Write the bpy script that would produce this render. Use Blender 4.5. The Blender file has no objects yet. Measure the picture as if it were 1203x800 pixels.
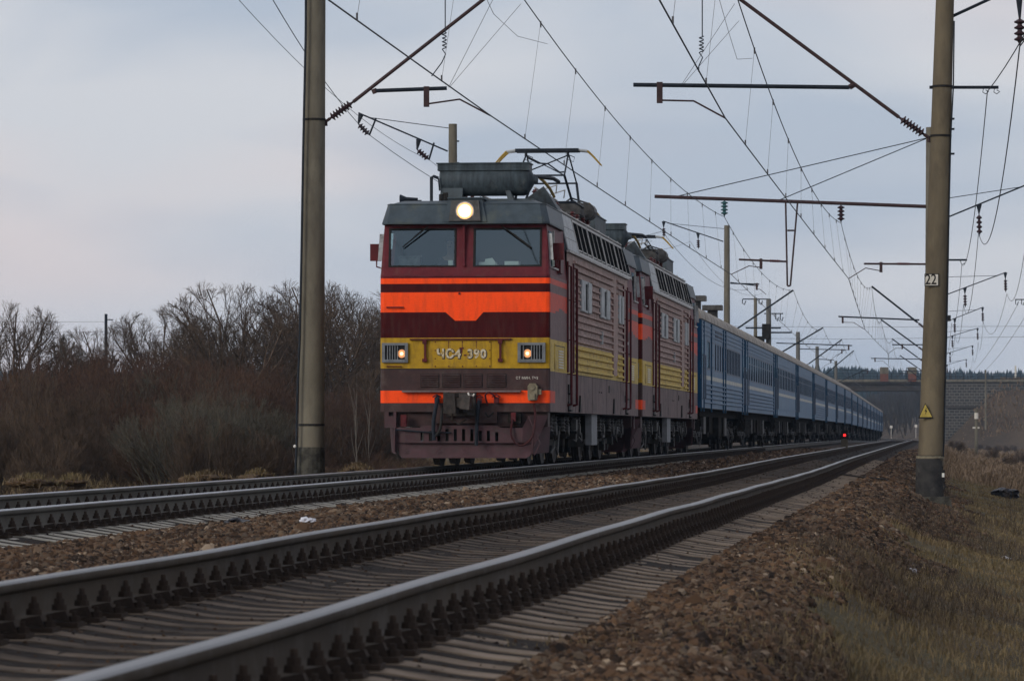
import bpy, bmesh, math, random
import numpy as np
from mathutils import Vector, Matrix, Euler

SC = bpy.context.scene
COL = SC.collection
R = math.radians

# ---------------------------------------------------------------- camera
CAM_H = 0.584
cam_d = bpy.data.cameras.new('camera')
cam_d.sensor_width = 36.0
cam_d.sensor_fit = 'HORIZONTAL'
cam_d.lens = 139.15
cam_d.shift_y = 0.0889
cam_d.clip_start = 0.1
cam_d.clip_end = 9000
cam_d.dof.use_dof = True
cam_d.dof.focus_distance = 70
cam_d.dof.aperture_fstop = 13
cam = bpy.data.objects.new('camera', cam_d)
cam.location = (0, 0, CAM_H)
cam.rotation_euler = (R(90), 0, 0)
COL.objects.link(cam)
SC.camera = cam

# ---------------------------------------------------------------- world: dull evening sky, Nishita under a broken cloud layer
SUN_EL, SUN_AZ = 20.0, 224.0        # azimuth clockwise from +Y: behind the camera, to its left
w = bpy.data.worlds.new('World')
SC.world = w
w.use_nodes = True
nt = w.node_tree
nt.nodes.clear()
out = nt.nodes.new('ShaderNodeOutputWorld')
bg = nt.nodes.new('ShaderNodeBackground')
sky = nt.nodes.new('ShaderNodeTexSky')
sky.sky_type = 'NISHITA'
sky.sun_disc = False
sky.sun_elevation = R(SUN_EL)
sky.sun_rotation = R(SUN_AZ)
sky.air_density = 1.2
sky.dust_density = 2.0
tc = nt.nodes.new('ShaderNodeTexCoord')
mp = nt.nodes.new('ShaderNodeMapping')
mp.inputs['Scale'].default_value = (4.5, 4.5, 15.0)
mp.inputs['Location'].default_value = (2.1, 3.4, 0.75)
n1 = nt.nodes.new('ShaderNodeTexNoise')
n1.inputs['Scale'].default_value = 1.6
n1.inputs['Detail'].default_value = 5
n1.inputs['Roughness'].default_value = 0.42
n1.inputs['Distortion'].default_value = 0.4
n2 = nt.nodes.new('ShaderNodeTexNoise')
n2.inputs['Scale'].default_value = 0.7
n2.inputs['Detail'].default_value = 3
cr = nt.nodes.new('ShaderNodeValToRGB')
cr.color_ramp.elements[0].position = 0.40
cr.color_ramp.elements[0].color = (4.75, 5.4, 6.55, 1)
cr.color_ramp.elements[1].position = 0.60
cr.color_ramp.elements[1].color = (6.8, 6.95, 7.5, 1)
cr2 = nt.nodes.new('ShaderNodeValToRGB')
cr2.color_ramp.elements[0].position = 0.44
cr2.color_ramp.elements[0].color = (1, 1, 1, 1)
cr2.color_ramp.elements[1].position = 0.58
cr2.color_ramp.elements[1].color = (1.13, 1.0, 0.95, 1)
mul = nt.nodes.new('ShaderNodeMix'); mul.data_type = 'RGBA'; mul.blend_type = 'MULTIPLY'; mul.inputs[0].default_value = 1.0
mix = nt.nodes.new('ShaderNodeMix'); mix.data_type = 'RGBA'; mix.inputs[0].default_value = 0.9
L = nt.links.new
L(tc.outputs['Generated'], mp.inputs['Vector'])
L(mp.outputs[0], n1.inputs['Vector']); L(mp.outputs[0], n2.inputs['Vector'])
L(n1.outputs['Fac'], cr.inputs[0]); L(n2.outputs['Fac'], cr2.inputs[0])
L(cr.outputs[0], mul.inputs[6]); L(cr2.outputs[0], mul.inputs[7])
L(sky.outputs[0], mix.inputs[6]); L(mul.outputs[2], mix.inputs[7])
L(mix.outputs[2], bg.inputs[0]); L(bg.outputs[0], out.inputs[0])
bg.inputs[1].default_value = 0.1

sun_d = bpy.data.lights.new('sun', 'SUN')
sun_d.energy = 1.7
sun_d.angle = R(26)
sun_d.color = (1.0, 0.93, 0.84)
sun = bpy.data.objects.new('sun', sun_d)
COL.objects.link(sun)
sd = Vector((math.sin(R(SUN_AZ)) * math.cos(R(SUN_EL)), math.cos(R(SUN_AZ)) * math.cos(R(SUN_EL)), math.sin(R(SUN_EL))))
sun.rotation_euler = sd.to_track_quat('Z', 'Y').to_euler()

SC.view_settings.view_transform = 'Standard'
SC.view_settings.look = 'None'
SC.view_settings.gamma = 1
SC.view_settings.use_curve_mapping = False
SC.view_settings.exposure = 0.0
SC.render.engine = 'CYCLES'
SC.cycles.use_denoising = True
SC.cycles.max_bounces = 6
SC.cycles.transparent_max_bounces = 12
SC.cycles.volume_bounces = 0
SC.cycles.use_adaptive_sampling = True
SC.cycles.adaptive_threshold = 0.02

# ---------------------------------------------------------------- materials
MATS = {}
def M(name, c1, c2=None, rough=0.7, metal=0.0, scale=3.0, bump=0.0, stretch=(1, 1, 1), lo=0.35, hi=0.65,
      c3=None, s3=0.6, lo3=0.5, hi3=0.7, bscale=None, spec=0.10, coord='Object', detail=6, stretch3=(1, 1, 1)):
    m = bpy.data.materials.new(name); m.use_nodes = True
    t = m.node_tree; N = t.nodes; b = N['Principled BSDF']
    b.inputs['Roughness'].default_value = rough
    b.inputs['Metallic'].default_value = metal
    b.inputs['Specular IOR Level'].default_value = spec
    col = None
    if coord == 'World':
        src = N.new('ShaderNodeNewGeometry').outputs['Position']
    else:
        src = N.new('ShaderNodeTexCoord').outputs['Object']
    mpp = N.new('ShaderNodeMapping'); mpp.inputs['Scale'].default_value = stretch
    t.links.new(src, mpp.inputs[0])
    if c2 is None:
        c2 = tuple(v * 0.8 for v in c1)
    nz = N.new('ShaderNodeTexNoise'); nz.inputs['Scale'].default_value = scale; nz.inputs['Detail'].default_value = detail
    nz.inputs['Roughness'].default_value = 0.62
    t.links.new(mpp.outputs[0], nz.inputs['Vector'])
    r = N.new('ShaderNodeValToRGB')
    r.color_ramp.elements[0].position = lo; r.color_ramp.elements[1].position = hi
    r.color_ramp.elements[0].color = (*c1, 1); r.color_ramp.elements[1].color = (*c2, 1)
    t.links.new(nz.outputs['Fac'], r.inputs[0]); col = r.outputs[0]
    if c3 is not None:
        nz3 = N.new('ShaderNodeTexNoise'); nz3.inputs['Scale'].default_value = s3; nz3.inputs['Detail'].default_value = 7
        nz3.inputs['Roughness'].default_value = 0.68
        mp3 = N.new('ShaderNodeMapping'); mp3.inputs['Scale'].default_value = stretch3
        t.links.new(src, mp3.inputs[0]); t.links.new(mp3.outputs[0], nz3.inputs['Vector'])
        r3 = N.new('ShaderNodeValToRGB')
        r3.color_ramp.elements[0].position = lo3; r3.color_ramp.elements[1].position = hi3
        t.links.new(nz3.outputs['Fac'], r3.inputs[0])
        mx = N.new('ShaderNodeMix'); mx.data_type = 'RGBA'; mx.inputs[7].default_value = (*c3, 1)
        t.links.new(r3.outputs[0], mx.inputs[0]); t.links.new(col, mx.inputs[6]); col = mx.outputs[2]
    t.links.new(col, b.inputs['Base Color'])
    if bump:
        bn = N.new('ShaderNodeTexNoise'); bn.inputs['Scale'].default_value = bscale or scale * 4; bn.inputs['Detail'].default_value = 5
        t.links.new(src, bn.inputs['Vector'])
        bp = N.new('ShaderNodeBump'); bp.inputs['Distance'].default_value = bump
        t.links.new(bn.outputs['Fac'], bp.inputs['Height']); t.links.new(bp.outputs[0], b.inputs['Normal'])
    MATS[name] = m
    return m

def Emat(name, c, s):
    m = bpy.data.materials.new(name); m.use_nodes = True
    b = m.node_tree.nodes['Principled BSDF']
    b.inputs['Base Color'].default_value = (*c, 1)
    b.inputs['Emission Color'].default_value = (*c, 1); b.inputs['Emission Strength'].default_value = s
    MATS[name] = m; return m

def Glass(name, tint, fac, rough=0.03):
    m = bpy.data.materials.new(name); m.use_nodes = True
    t = m.node_tree; N = t.nodes; N.remove(N['Principled BSDF'])
    tr = N.new('ShaderNodeBsdfTransparent'); tr.inputs[0].default_value = (*tint, 1)
    gl = N.new('ShaderNodeBsdfGlossy'); gl.inputs['Roughness'].default_value = rough; gl.inputs[0].default_value = (.60, .84, 1, 1)
    mx = N.new('ShaderNodeMixShader'); mx.inputs[0].default_value = fac
    t.links.new(tr.outputs[0], mx.inputs[1]); t.links.new(gl.outputs[0], mx.inputs[2])
    t.links.new(mx.outputs[0], N['Material Output'].inputs[0])
    MATS[name] = m; return m

# loco paint
M('maroon', (.13, .026, .034), (.095, .020, .027), rough=.45, scale=6, c3=(.13, .06, .055), s3=5, lo3=.5, hi3=.85, bump=.002, spec=.05)
M('maroon_dark', (.058, .009, .010), (.038, .007, .008), rough=.5, scale=7, bump=.002, spec=.03, stretch=(1.5, 1, .4), c3=(.06, .030, .026), s3=5, lo3=.5, hi3=.85, stretch3=(2, 1, .3))
M('orange', (.98, .088, .012), (.90, .070, .010), rough=.42, scale=14, bump=.004, bscale=26, stretch=(1, 1, 5), c3=(.42, .050, .022), s3=4, lo3=.48, hi3=.92, stretch3=(1.6, 1, .35))
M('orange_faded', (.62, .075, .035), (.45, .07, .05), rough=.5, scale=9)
M('yellow', (.42, .26, .018), (.33, .20, .015), rough=.5, scale=9, c3=(.13, .085, .03), s3=5, lo3=.48, hi3=.8, stretch3=(1.5, 1, .5))
M('yellow_side', (.62, .46, .11), (.48, .35, .09), rough=.55, scale=6, stretch=(1, 1, 4), c3=(.16, .10, .05), s3=3, lo3=.5, hi3=.8)  # lighter than the front yellow: brighter sky light on the side put into colour
M('skirt', (.058, .033, .033), (.04, .026, .026), rough=.55, scale=5, c3=(.08, .06, .056), s3=3, bump=.003)
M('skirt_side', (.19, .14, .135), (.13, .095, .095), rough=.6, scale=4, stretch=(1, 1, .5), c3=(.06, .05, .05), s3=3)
M('side_purple', (.41, .285, .25), (.29, .20, .175), rough=.55, scale=3, stretch=(1, 1, .6), c3=(.12, .085, .075), s3=4, lo3=.45, hi3=.8)  # dirty purplish side paint, albedo lifted for the brighter sky on that flank
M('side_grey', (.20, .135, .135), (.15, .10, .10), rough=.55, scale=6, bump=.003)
M('brush_brown', (.25, .18, .12), (.12, .088, .06), rough=.95, scale=.6, coord='World')
M('hose_red', (.05, .014, .016), (.03, .012, .013), rough=.5, scale=8)
M('rail_red', (.10, .018, .022), (.065, .016, .018), rough=.45, scale=5)
M('plow', (.080, .043, .050), (.055, .034, .038), rough=.6, scale=5, c3=(.06, .045, .045), s3=6, bump=.004)
M('visor', (.062, .084, .102), (.044, .060, .074), rough=.45, scale=5, c3=(.08, .095, .09), s3=3, bump=.002)
M('roof_grey', (.085, .108, .122), (.055, .068, .078), rough=.55, scale=3, c3=(.04, .04, .04), s3=5)
M('panel_light', (.46, .49, .50), (.34, .37, .39), rough=.5, scale=4, c3=(.14, .13, .12), s3=6)
M('steel_frame', (.50, .50, .49), (.30, .30, .29), rough=.5, scale=12)
M('louvre_dark', (.008, .009, .010), (.014, .014, .014), rough=.8, scale=8, spec=0.0)
M('tank', (.060, .080, .094), (.028, .037, .044), rough=.5, scale=4, stretch=(3, 3, .5), c3=(.10, .11, .105), s3=4, lo3=.55, hi3=.8)
M('black', (.014, .014, .015), (.022, .021, .020), rough=.6, scale=8)
M('under', (.012, .011, .010), (.022, .020, .018), rough=.8, scale=7, c3=(.035, .03, .025), s3=5, spec=0.02)
M('under_light', (.085, .085, .085), (.04, .04, .04), rough=.5, scale=9)
M('wheel_mat', (.05, .042, .038), (.025, .022, .02), rough=.55, scale=9, metal=.3)
M('spring_mat', (.10, .10, .10), (.05, .05, .05), rough=.5, scale=10)
M('box_grey', (.24, .25, .27), (.16, .17, .18), rough=.6, scale=7)
M('lamp_box', (.17, .185, .20), (.11, .12, .13), rough=.45, scale=9)
M('white_paint', (.62, .60, .56), (.48, .46, .42), rough=.6, scale=14)
M('white_scuffed', (.52, .47, .36), (.24, .18, .08), rough=.6, scale=22, lo=.45, hi=.6)
M('dust_khaki', (.22, .20, .14), (.13, .11, .08), rough=.7, scale=12)
M('coupler_mat', (.06, .05, .045), (.03, .027, .025), rough=.6, scale=12)
M('interior', (.03, .035, .036), (.02, .022, .024), rough=.8, scale=3)
M('skin', (.45, .28, .20), (.40, .24, .17), rough=.6, scale=9)
M('dark_cloth', (.03, .035, .05), (.02, .022, .03), rough=.9, scale=30)
M('hair_mat', (.02, .015, .012), rough=.7)
M('paper', (.7, .7, .66), rough=.8)
M('yellow_strip', (.40, .28, .06), (.25, .16, .04), rough=.5, scale=9)
M('cer_red', (.10, .026, .026), (.06, .02, .02), rough=.3, scale=9)
Glass('cab_glass', (.55, .66, .66), .14)
Glass('coach_glass', (.20, .26, .30), .30, .06)
Emat('lamp_on', (1.0, .80, .48), 2.6)
Emat('lamp_rim', (.95, .52, .22), .8)
Emat('bulb_on', (1.0, .60, .30), 2.6)
Emat('bulb_halo', (.80, .36, .15), .35)
Emat('red_lamp', (1.0, .02, .02), 3)
# coaches
M('coach_blue', (.105, .190, .300), (.160, .235, .330), rough=.5, scale=2.2, stretch=(1, .6, 1.5), c3=(.13, .18, .24), s3=2.5, lo3=.45, hi3=.85)
M('coach_blue_pale', (.115, .205, .320), (.16, .24, .33), rough=.5, scale=2.2, c3=(.10, .13, .17), s3=3)
M('coach_post', (.035, .095, .165), (.03, .075, .13), rough=.5, scale=3)
M('coach_end', (.008, .075, .185), (.012, .055, .13), rough=.45, scale=3)
M('coach_stripe', (.58, .58, .53), (.32, .33, .30), rough=.5, scale=5)
M('coach_roof', (.40, .37, .33), (.28, .26, .23), rough=.7, scale=1.6, c3=(.10, .09, .08), s3=1.1, lo3=.5, hi3=.8)
M('coach_frame', (.13, .16, .20), (.09, .11, .15), rough=.5, scale=5)
M('curtain', (.17, .20, .22), (.10, .12, .14), rough=.9, scale=6)
# line side
M('concrete', (.165, .152, .118), (.118, .108, .085), rough=.85, scale=2.0, stretch=(1, 1, .35), c3=(.075, .068, .055), s3=2.6, lo3=.45, hi3=.75, stretch3=(1, 1, .35), bump=.004, bscale=30)
M('concrete_warm', (.155, .130, .088), (.105, .088, .062), rough=.85, scale=2.2, stretch=(1, 1, .3), c3=(.070, .060, .045), s3=2.4, lo3=.45, hi3=.75, stretch3=(1, 1, .35), bump=.004, bscale=30)
M('bitumen', (.020, .020, .021), (.042, .041, .040), rough=.75, scale=5, c3=(.075, .07, .065), s3=7, lo3=.55, hi3=.75, bump=.004)
M('base_crack', (.075, .073, .062), (.035, .034, .03), rough=.9, scale=5, lo=.42, hi=.58, bump=.01)
M('tube_rust', (.060, .036, .036), (.035, .024, .026), rough=.6, scale=12)
M('steel_blue', (.020, .026, .036), (.012, .016, .022), rough=.5, scale=9)
M('wire', (.035, .045, .060), (.02, .026, .036), rough=.5, scale=3)
M('wire_thin', (.10, .10, .105), (.06, .06, .065), rough=.5, scale=3)
M('ins_dark', (.045, .025, .030), (.03, .018, .022), rough=.25, scale=9)
M('ins_glass', (.05, .13, .14), (.03, .09, .10), rough=.12, scale=9)
M('sign_yellow', (.44, .35, .09), (.34, .26, .06), rough=.5, scale=9)
M('sign_white', (.62, .60, .55), (.5, .48, .42), rough=.6, scale=12)
M('rail_side', (.060, .047, .034), (.038, .030, .023), rough=.75, scale=2.5, stretch=(1, .25, 1), coord='World', c3=(.075, .068, .060), s3=3, bump=.002)
M('rail_side_far', (.105, .100, .088), (.07, .067, .060), rough=.75, scale=2.5, stretch=(1, .25, 1), coord='World', c3=(.06, .05, .042), s3=3)
M('rail_top', (.30, .31, .33), (.22, .22, .24), rough=.30, metal=.9, scale=2, stretch=(1, .15, 1), coord='World')
M('rail_top_near', (.17, .17, .175), (.11, .11, .11), rough=.38, metal=.9, scale=2, stretch=(1, .15, 1), coord='World')
M('concrete_far', (.15, .15, .14), (.10, .10, .095), rough=.9, scale=2, stretch=(1, 1, .3))
M('sleeper_oily', (.150, .118, .090), (.080, .062, .048), rough=.9, scale=3, coord='World', c3=(.030, .023, .018), s3=1.6, lo3=.42, hi3=.62, bump=.008)
M('sleeper_con', (.24, .19, .145), (.14, .11, .082), rough=.9, scale=3, coord='World', c3=(.060, .045, .034), s3=2.2, lo3=.48, hi3=.68, bump=.006)
M('sleeper_pale', (.36, .345, .30), (.26, .25, .215), rough=.9, scale=3, coord='World', c3=(.09, .075, .06), s3=1.6, lo3=.5, hi3=.75, bump=.006)
M('clip_mat', (.045, .033, .026), (.026, .020, .017), rough=.85, scale=20)
M('twig_red', (.034, .022, .017), (.118, .070, .048), rough=.85, scale=6, coord='World')
M('twig_brown', (.040, .030, .024), (.125, .090, .064), rough=.85, scale=5, coord='World')
M('twig_grey', (.038, .036, .030), (.12, .112, .088), rough=.85, scale=6, coord='World')
M('twig_pale', (.22, .20, .17), (.15, .135, .12), rough=.85, scale=.7, coord='World')
M('bark', (.045, .040, .035), (.03, .027, .024), rough=.9, scale=3)
M('grass_dry', (.225, .170, .092), (.120, .098, .050), rough=.9, scale=1.3, coord='World', c3=(.085, .060, .040), s3=.8, lo3=.45, hi3=.65)
M('grass_straw', (.22, .165, .095), (.14, .105, .062), rough=.9, scale=2.5, coord='World')
M('weed_dark', (.085, .066, .048), (.05, .040, .032), rough=.9, scale=5, coord='World')
M('conifer', (.010, .019, .017), (.016, .026, .020), rough=.9, scale=.05, coord='World')
M('far_twigs', (.050, .046, .044), (.07, .06, .052), rough=.95, scale=.1, coord='World')
M('brick_red', (.15, .065, .05), (.11, .055, .045), rough=.85, scale=4)
M('bridge_con', (.055, .048, .043), (.035, .032, .03), rough=.9, scale=.8, stretch=(.5, 1, 3), c3=(.06, .055, .05), s3=.7)
M('mound_mat', (.11, .075, .046), (.07, .048, .030), rough=.95, scale=5, bump=.03, bscale=12, coord='World')
M('black_plastic', (.010, .010, .013), (.018, .018, .022), rough=.4, scale=9, bump=.01)
M('white_plastic', (.62, .63, .68), (.45, .46, .5), rough=.4, scale=9)

# ---------------------------------------------------------------- mesh helpers
class MB:
    def __init__(s):
        s.v = []; s.f = []; s.m = []; s.cm = 0
    def quad(s, a, b, c, d):
        i = len(s.v); s.v += [tuple(a), tuple(b), tuple(c), tuple(d)]; s.f.append((i, i+1, i+2, i+3)); s.m.append(s.cm)
    def poly(s, pts):
        i = len(s.v); s.v += [tuple(p) for p in pts]; s.f.append(tuple(range(i, i+len(pts)))); s.m.append(s.cm)
    def box(s, x0, x1, y0, y1, z0, z1):
        i = len(s.v)
        s.v += [(x0,y0,z0),(x1,y0,z0),(x1,y1,z0),(x0,y1,z0),(x0,y0,z1),(x1,y0,z1),(x1,y1,z1),(x0,y1,z1)]
        for f in ((0,3,2,1),(4,5,6,7),(0,1,5,4),(1,2,6,5),(2,3,7,6),(3,0,4,7)):
            s.f.append(tuple(i+k for k in f)); s.m.append(s.cm)
        return s
    def hexa(s, bot, top):
        i = len(s.v); s.v += [tuple(p) for p in bot] + [tuple(p) for p in top]
        for f in ((0,3,2,1),(4,5,6,7),(0,1,5,4),(1,2,6,5),(2,3,7,6),(3,0,4,7)):
            s.f.append(tuple(i+k for k in f)); s.m.append(s.cm)
        return s
    def cyl(s, p0, p1, r0, r1=None, n=12, caps=True):
        if r1 is None: r1 = r0
        p0 = Vector(p0); p1 = Vector(p1); d = (p1-p0)
        if d.length < 1e-9: return s
        d.normalize()
        a = d.orthogonal().normalized(); b = d.cross(a)
        i = len(s.v)
        for p, r in ((p0, r0), (p1, r1)):
            for k in range(n):
                t = 2*math.pi*k/n
                q = p + a*(math.cos(t)*r) + b*(math.sin(t)*r); s.v.append(tuple(q))
        for k in range(n):
            k2 = (k+1) % n
            s.f.append((i+k, i+k2, i+n+k2, i+n+k)); s.m.append(s.cm)
        if caps:
            s.f.append(tuple(i+k for k in range(n-1, -1, -1))); s.m.append(s.cm)
            s.f.append(tuple(i+n+k for k in range(n))); s.m.append(s.cm)
        return s
    def tube(s, pts, r, n=6):
        pts = [Vector(p) for p in pts]
        i0 = len(s.v); prev = None
        for j, p in enumerate(pts):
            d = (pts[min(j+1, len(pts)-1)] - pts[max(j-1, 0)]).normalized()
            if prev is None: a = d.orthogonal().normalized()
            else:
                a = prev - d*prev.dot(d)
                a = a.normalized() if a.length > 1e-6 else d.orthogonal().normalized()
            prev = a; b = d.cross(a)
            rr = r[j] if isinstance(r, (list, tuple)) else r
            for k in range(n):
                t = 2*math.pi*k/n
                s.v.append(tuple(p + a*(math.cos(t)*rr) + b*(math.sin(t)*rr)))
        for j in range(len(pts)-1):
            for k in range(n):
                k2 = (k+1) % n; q = i0+j*n
                s.f.append((q+k, q+k2, q+n+k2, q+n+k)); s.m.append(s.cm)
        s.f.append(tuple(i0+k for k in range(n-1, -1, -1))); s.m.append(s.cm)
        q = i0+(len(pts)-1)*n
        s.f.append(tuple(q+k for k in range(n))); s.m.append(s.cm)
        return s
    def lathe(s, p0, p1, prof, n=12):
        # prof: list of (t along axis in metres, radius)
        p0 = Vector(p0); d = (Vector(p1)-p0).normalized(); a = d.orthogonal().normalized(); b = d.cross(a)
        i0 = len(s.v)
        for t, r in prof:
            for k in range(n):
                an = 2*math.pi*k/n
                s.v.append(tuple(p0 + d*t + a*(math.cos(an)*r) + b*(math.sin(an)*r)))
        for j in range(len(prof)-1):
            for k in range(n):
                k2 = (k+1) % n; q = i0+j*n
                s.f.append((q+k, q+k2, q+n+k2, q+n+k)); s.m.append(s.cm)
        s.f.append(tuple(i0+k for k in range(n-1, -1, -1))); s.m.append(s.cm)
        q = i0+(len(prof)-1)*n
        s.f.append(tuple(q+k for k in range(n))); s.m.append(s.cm)
        return s
    def prism(s, prof, axis, a, b):
        # prof: 2D points; axis 'y': prof=(x,z) from y=a..b ; 'x': prof=(y,z) ; 'z': prof=(x,y)
        def P(p, t):
            return {'y': (p[0], t, p[1]), 'x': (t, p[0], p[1]), 'z': (p[0], p[1], t)}[axis]
        n = len(prof); i = len(s.v)
        s.v += [P(p, a) for p in prof] + [P(p, b) for p in prof]
        for k in range(n):
            k2 = (k+1) % n
            s.f.append((i+k, i+k2, i+n+k2, i+n+k)); s.m.append(s.cm)
        s.f.append(tuple(i+k for k in range(n-1, -1, -1))); s.m.append(s.cm)
        s.f.append(tuple(i+n+k for k in range(n))); s.m.append(s.cm)
        return s
    def holed(s, O, U, V, w, h, holes, depth, inward):
        # wall O + u*U + v*V with rectangular openings (u0,u1,v0,v1) and reveals
        O, U, V, inw = Vector(O), Vector(U), Vector(V), Vector(inward)
        us = sorted({0, w, *[x for q in holes for x in q[:2]]}); vs = sorted({0, h, *[x for q in holes for x in q[2:]]})
        P = lambda u, v, d=0: O + U*u + V*v + inw*d
        for i in range(len(us)-1):
            for j in range(len(vs)-1):
                cu = (us[i]+us[i+1])/2; cv = (vs[j]+vs[j+1])/2
                if any(q[0] < cu < q[1] and q[2] < cv < q[3] for q in holes): continue
                s.quad(P(us[i], vs[j]), P(us[i+1], vs[j]), P(us[i+1], vs[j+1]), P(us[i], vs[j+1]))
        for u0, u1, v0, v1 in holes:
            c = [(u0, v0), (u1, v0), (u1, v1), (u0, v1)]
            for k in range(4):
                a, b = c[k], c[(k+1) % 4]
                s.quad(P(*a), P(*b), P(*b, depth), P(*a, depth))
        return s
    def build(s, name, mats, parent=None, smooth=False, origin=None, matrix=None):
        if isinstance(mats, str): mats = [mats]
        me = bpy.data.meshes.new(name)
        V = np.array(s.v, dtype=np.float64)
        if origin is not None: V = V - np.array(origin)
        me.from_pydata(V.tolist(), [], s.f)
        for m in mats: me.materials.append(MATS[m])
        if len(mats) > 1: me.polygons.foreach_set('material_index', s.m)
        if smooth:
            me.polygons.foreach_set('use_smooth', [True]*len(me.polygons))
            try: me.set_sharp_from_angle(angle=R(35))
            except Exception: pass
        me.update()
        o = bpy.data.objects.new(name, me); COL.objects.link(o)
        if parent is not None: o.parent = parent
        if origin is not None: o.location = origin
        return o

def npmesh(name, V, F, mat, k):
    # fast mesh from numpy arrays; F is (n,k)
    me = bpy.data.meshes.new(name)
    V = np.ascontiguousarray(V, dtype=np.float32); F = np.ascontiguousarray(F, dtype=np.int32)
    me.vertices.add(len(V)); me.vertices.foreach_set('co', V.ravel())
    me.loops.add(F.size); me.loops.foreach_set('vertex_index', F.ravel())
    me.polygons.add(len(F)); me.polygons.foreach_set('loop_start', np.arange(0, F.size, k, dtype=np.int32))
    me.polygons.foreach_set('loop_total', np.full(len(F), k, dtype=np.int32))
    if mat: me.materials.append(MATS[mat])
    me.update(calc_edges=True)
    o = bpy.data.objects.new(name, me); COL.objects.link(o)
    return o

def tag(o, label=None, cat=None, group=None, kind=None):
    if label: o['label'] = label
    if cat: o['category'] = cat
    if group: o['group'] = group
    if kind: o['kind'] = kind
    return o
def empty(name, loc, rz=0.0):
    o = bpy.data.objects.new(name, None); COL.objects.link(o); o.location = loc; o.rotation_euler = (0, 0, rz)
    o.empty_display_size = .2
    return o
def copy_tree(o, parent=None, kids=None):
    if kids is None:
        kids = {}
        for q in bpy.data.objects:
            if q.parent: kids.setdefault(q.parent.name, []).append(q)
    c = o.copy(); COL.objects.link(c)
    if parent is not None: c.parent = parent
    for ch in kids.get(o.name, []): copy_tree(ch, c, kids)
    return c
def text_mesh(name, body, size, mat, parent, mtx, extrude=.002, bold=0.0, space=1.0):
    cu = bpy.data.curves.new('txt', 'FONT'); cu.body = body; cu.size = size; cu.extrude = extrude; cu.offset = bold
    cu.align_x = 'CENTER'; cu.align_y = 'CENTER'; cu.space_character = space; cu.resolution_u = 3
    to = bpy.data.objects.new('txt', cu); COL.objects.link(to)
    dg = bpy.context.evaluated_depsgraph_get()
    me = bpy.data.meshes.new_from_object(to.evaluated_get(dg))
    bpy.data.objects.remove(to); bpy.data.curves.remove(cu)
    me.transform(mtx); me.materials.clear(); me.materials.append(MATS[mat]); me.name = name
    o = bpy.data.objects.new(name, me); COL.objects.link(o); o.parent = parent
    return o

FPX = 4650.0
def P(px, py, Y):
    """metres from a measurement on the photograph taken at distance Y"""
    return ((px-601.5)*Y/FPX, Y, CAM_H + (507-py)*Y/FPX)

# ---------------------------------------------------------------- plan of the line
def XN(Y): return -2.846 + .109*Y - 3.9e-6*Y*Y - 1.5e-4*np.square(np.clip(Y, 500, 900)-500)
def SP(Y): return 5.17 + .00095*np.maximum(0, Y-150)
def XF(Y): return XN(Y) - SP(Y)
def ZR(Y):
    z = -.10*np.clip((Y-200)/200, 0, 1) - .49*np.clip((Y-300)/200, 0, 1)
    return z
def ZN(Y):   # nearer track: slightly worn, with dips
    return ZR(Y) - .030*np.exp(-((Y-62)/17.)**2) + .008*np.exp(-((Y-27)/4.)**2) + .004*np.sin(Y*.9)*np.clip(1-Y/120, 0, 1)
def ZF(Y): return ZR(Y) - .012


def vnoise(x, y, seed=0):
    x = np.asarray(x, float); y = np.asarray(y, float)
    xi = np.floor(x).astype(np.int64); yi = np.floor(y).astype(np.int64)
    fx = x-xi; fy = y-yi; fx = fx*fx*(3-2*fx); fy = fy*fy*(3-2*fy)
    def h(a, b):
        n = (a*374761393 + b*668265263 + seed*1442695041) & 0x7fffffff
        n = ((n ^ (n >> 13))*1274126177) & 0x7fffffff
        return ((n ^ (n >> 16)) & 0xffff)/65535.
    return (h(xi, yi)*(1-fx)+h(xi+1, yi)*fx)*(1-fy) + (h(xi, yi+1)*(1-fx)+h(xi+1, yi+1)*fx)*fy
def fbm(x, y, seed=0, o=3):
    t = 0; a = .5
    for k in range(o): t = t + a*(vnoise(x*2**k, y*2**k, seed+k)-.5); a *= .5
    return t

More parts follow.
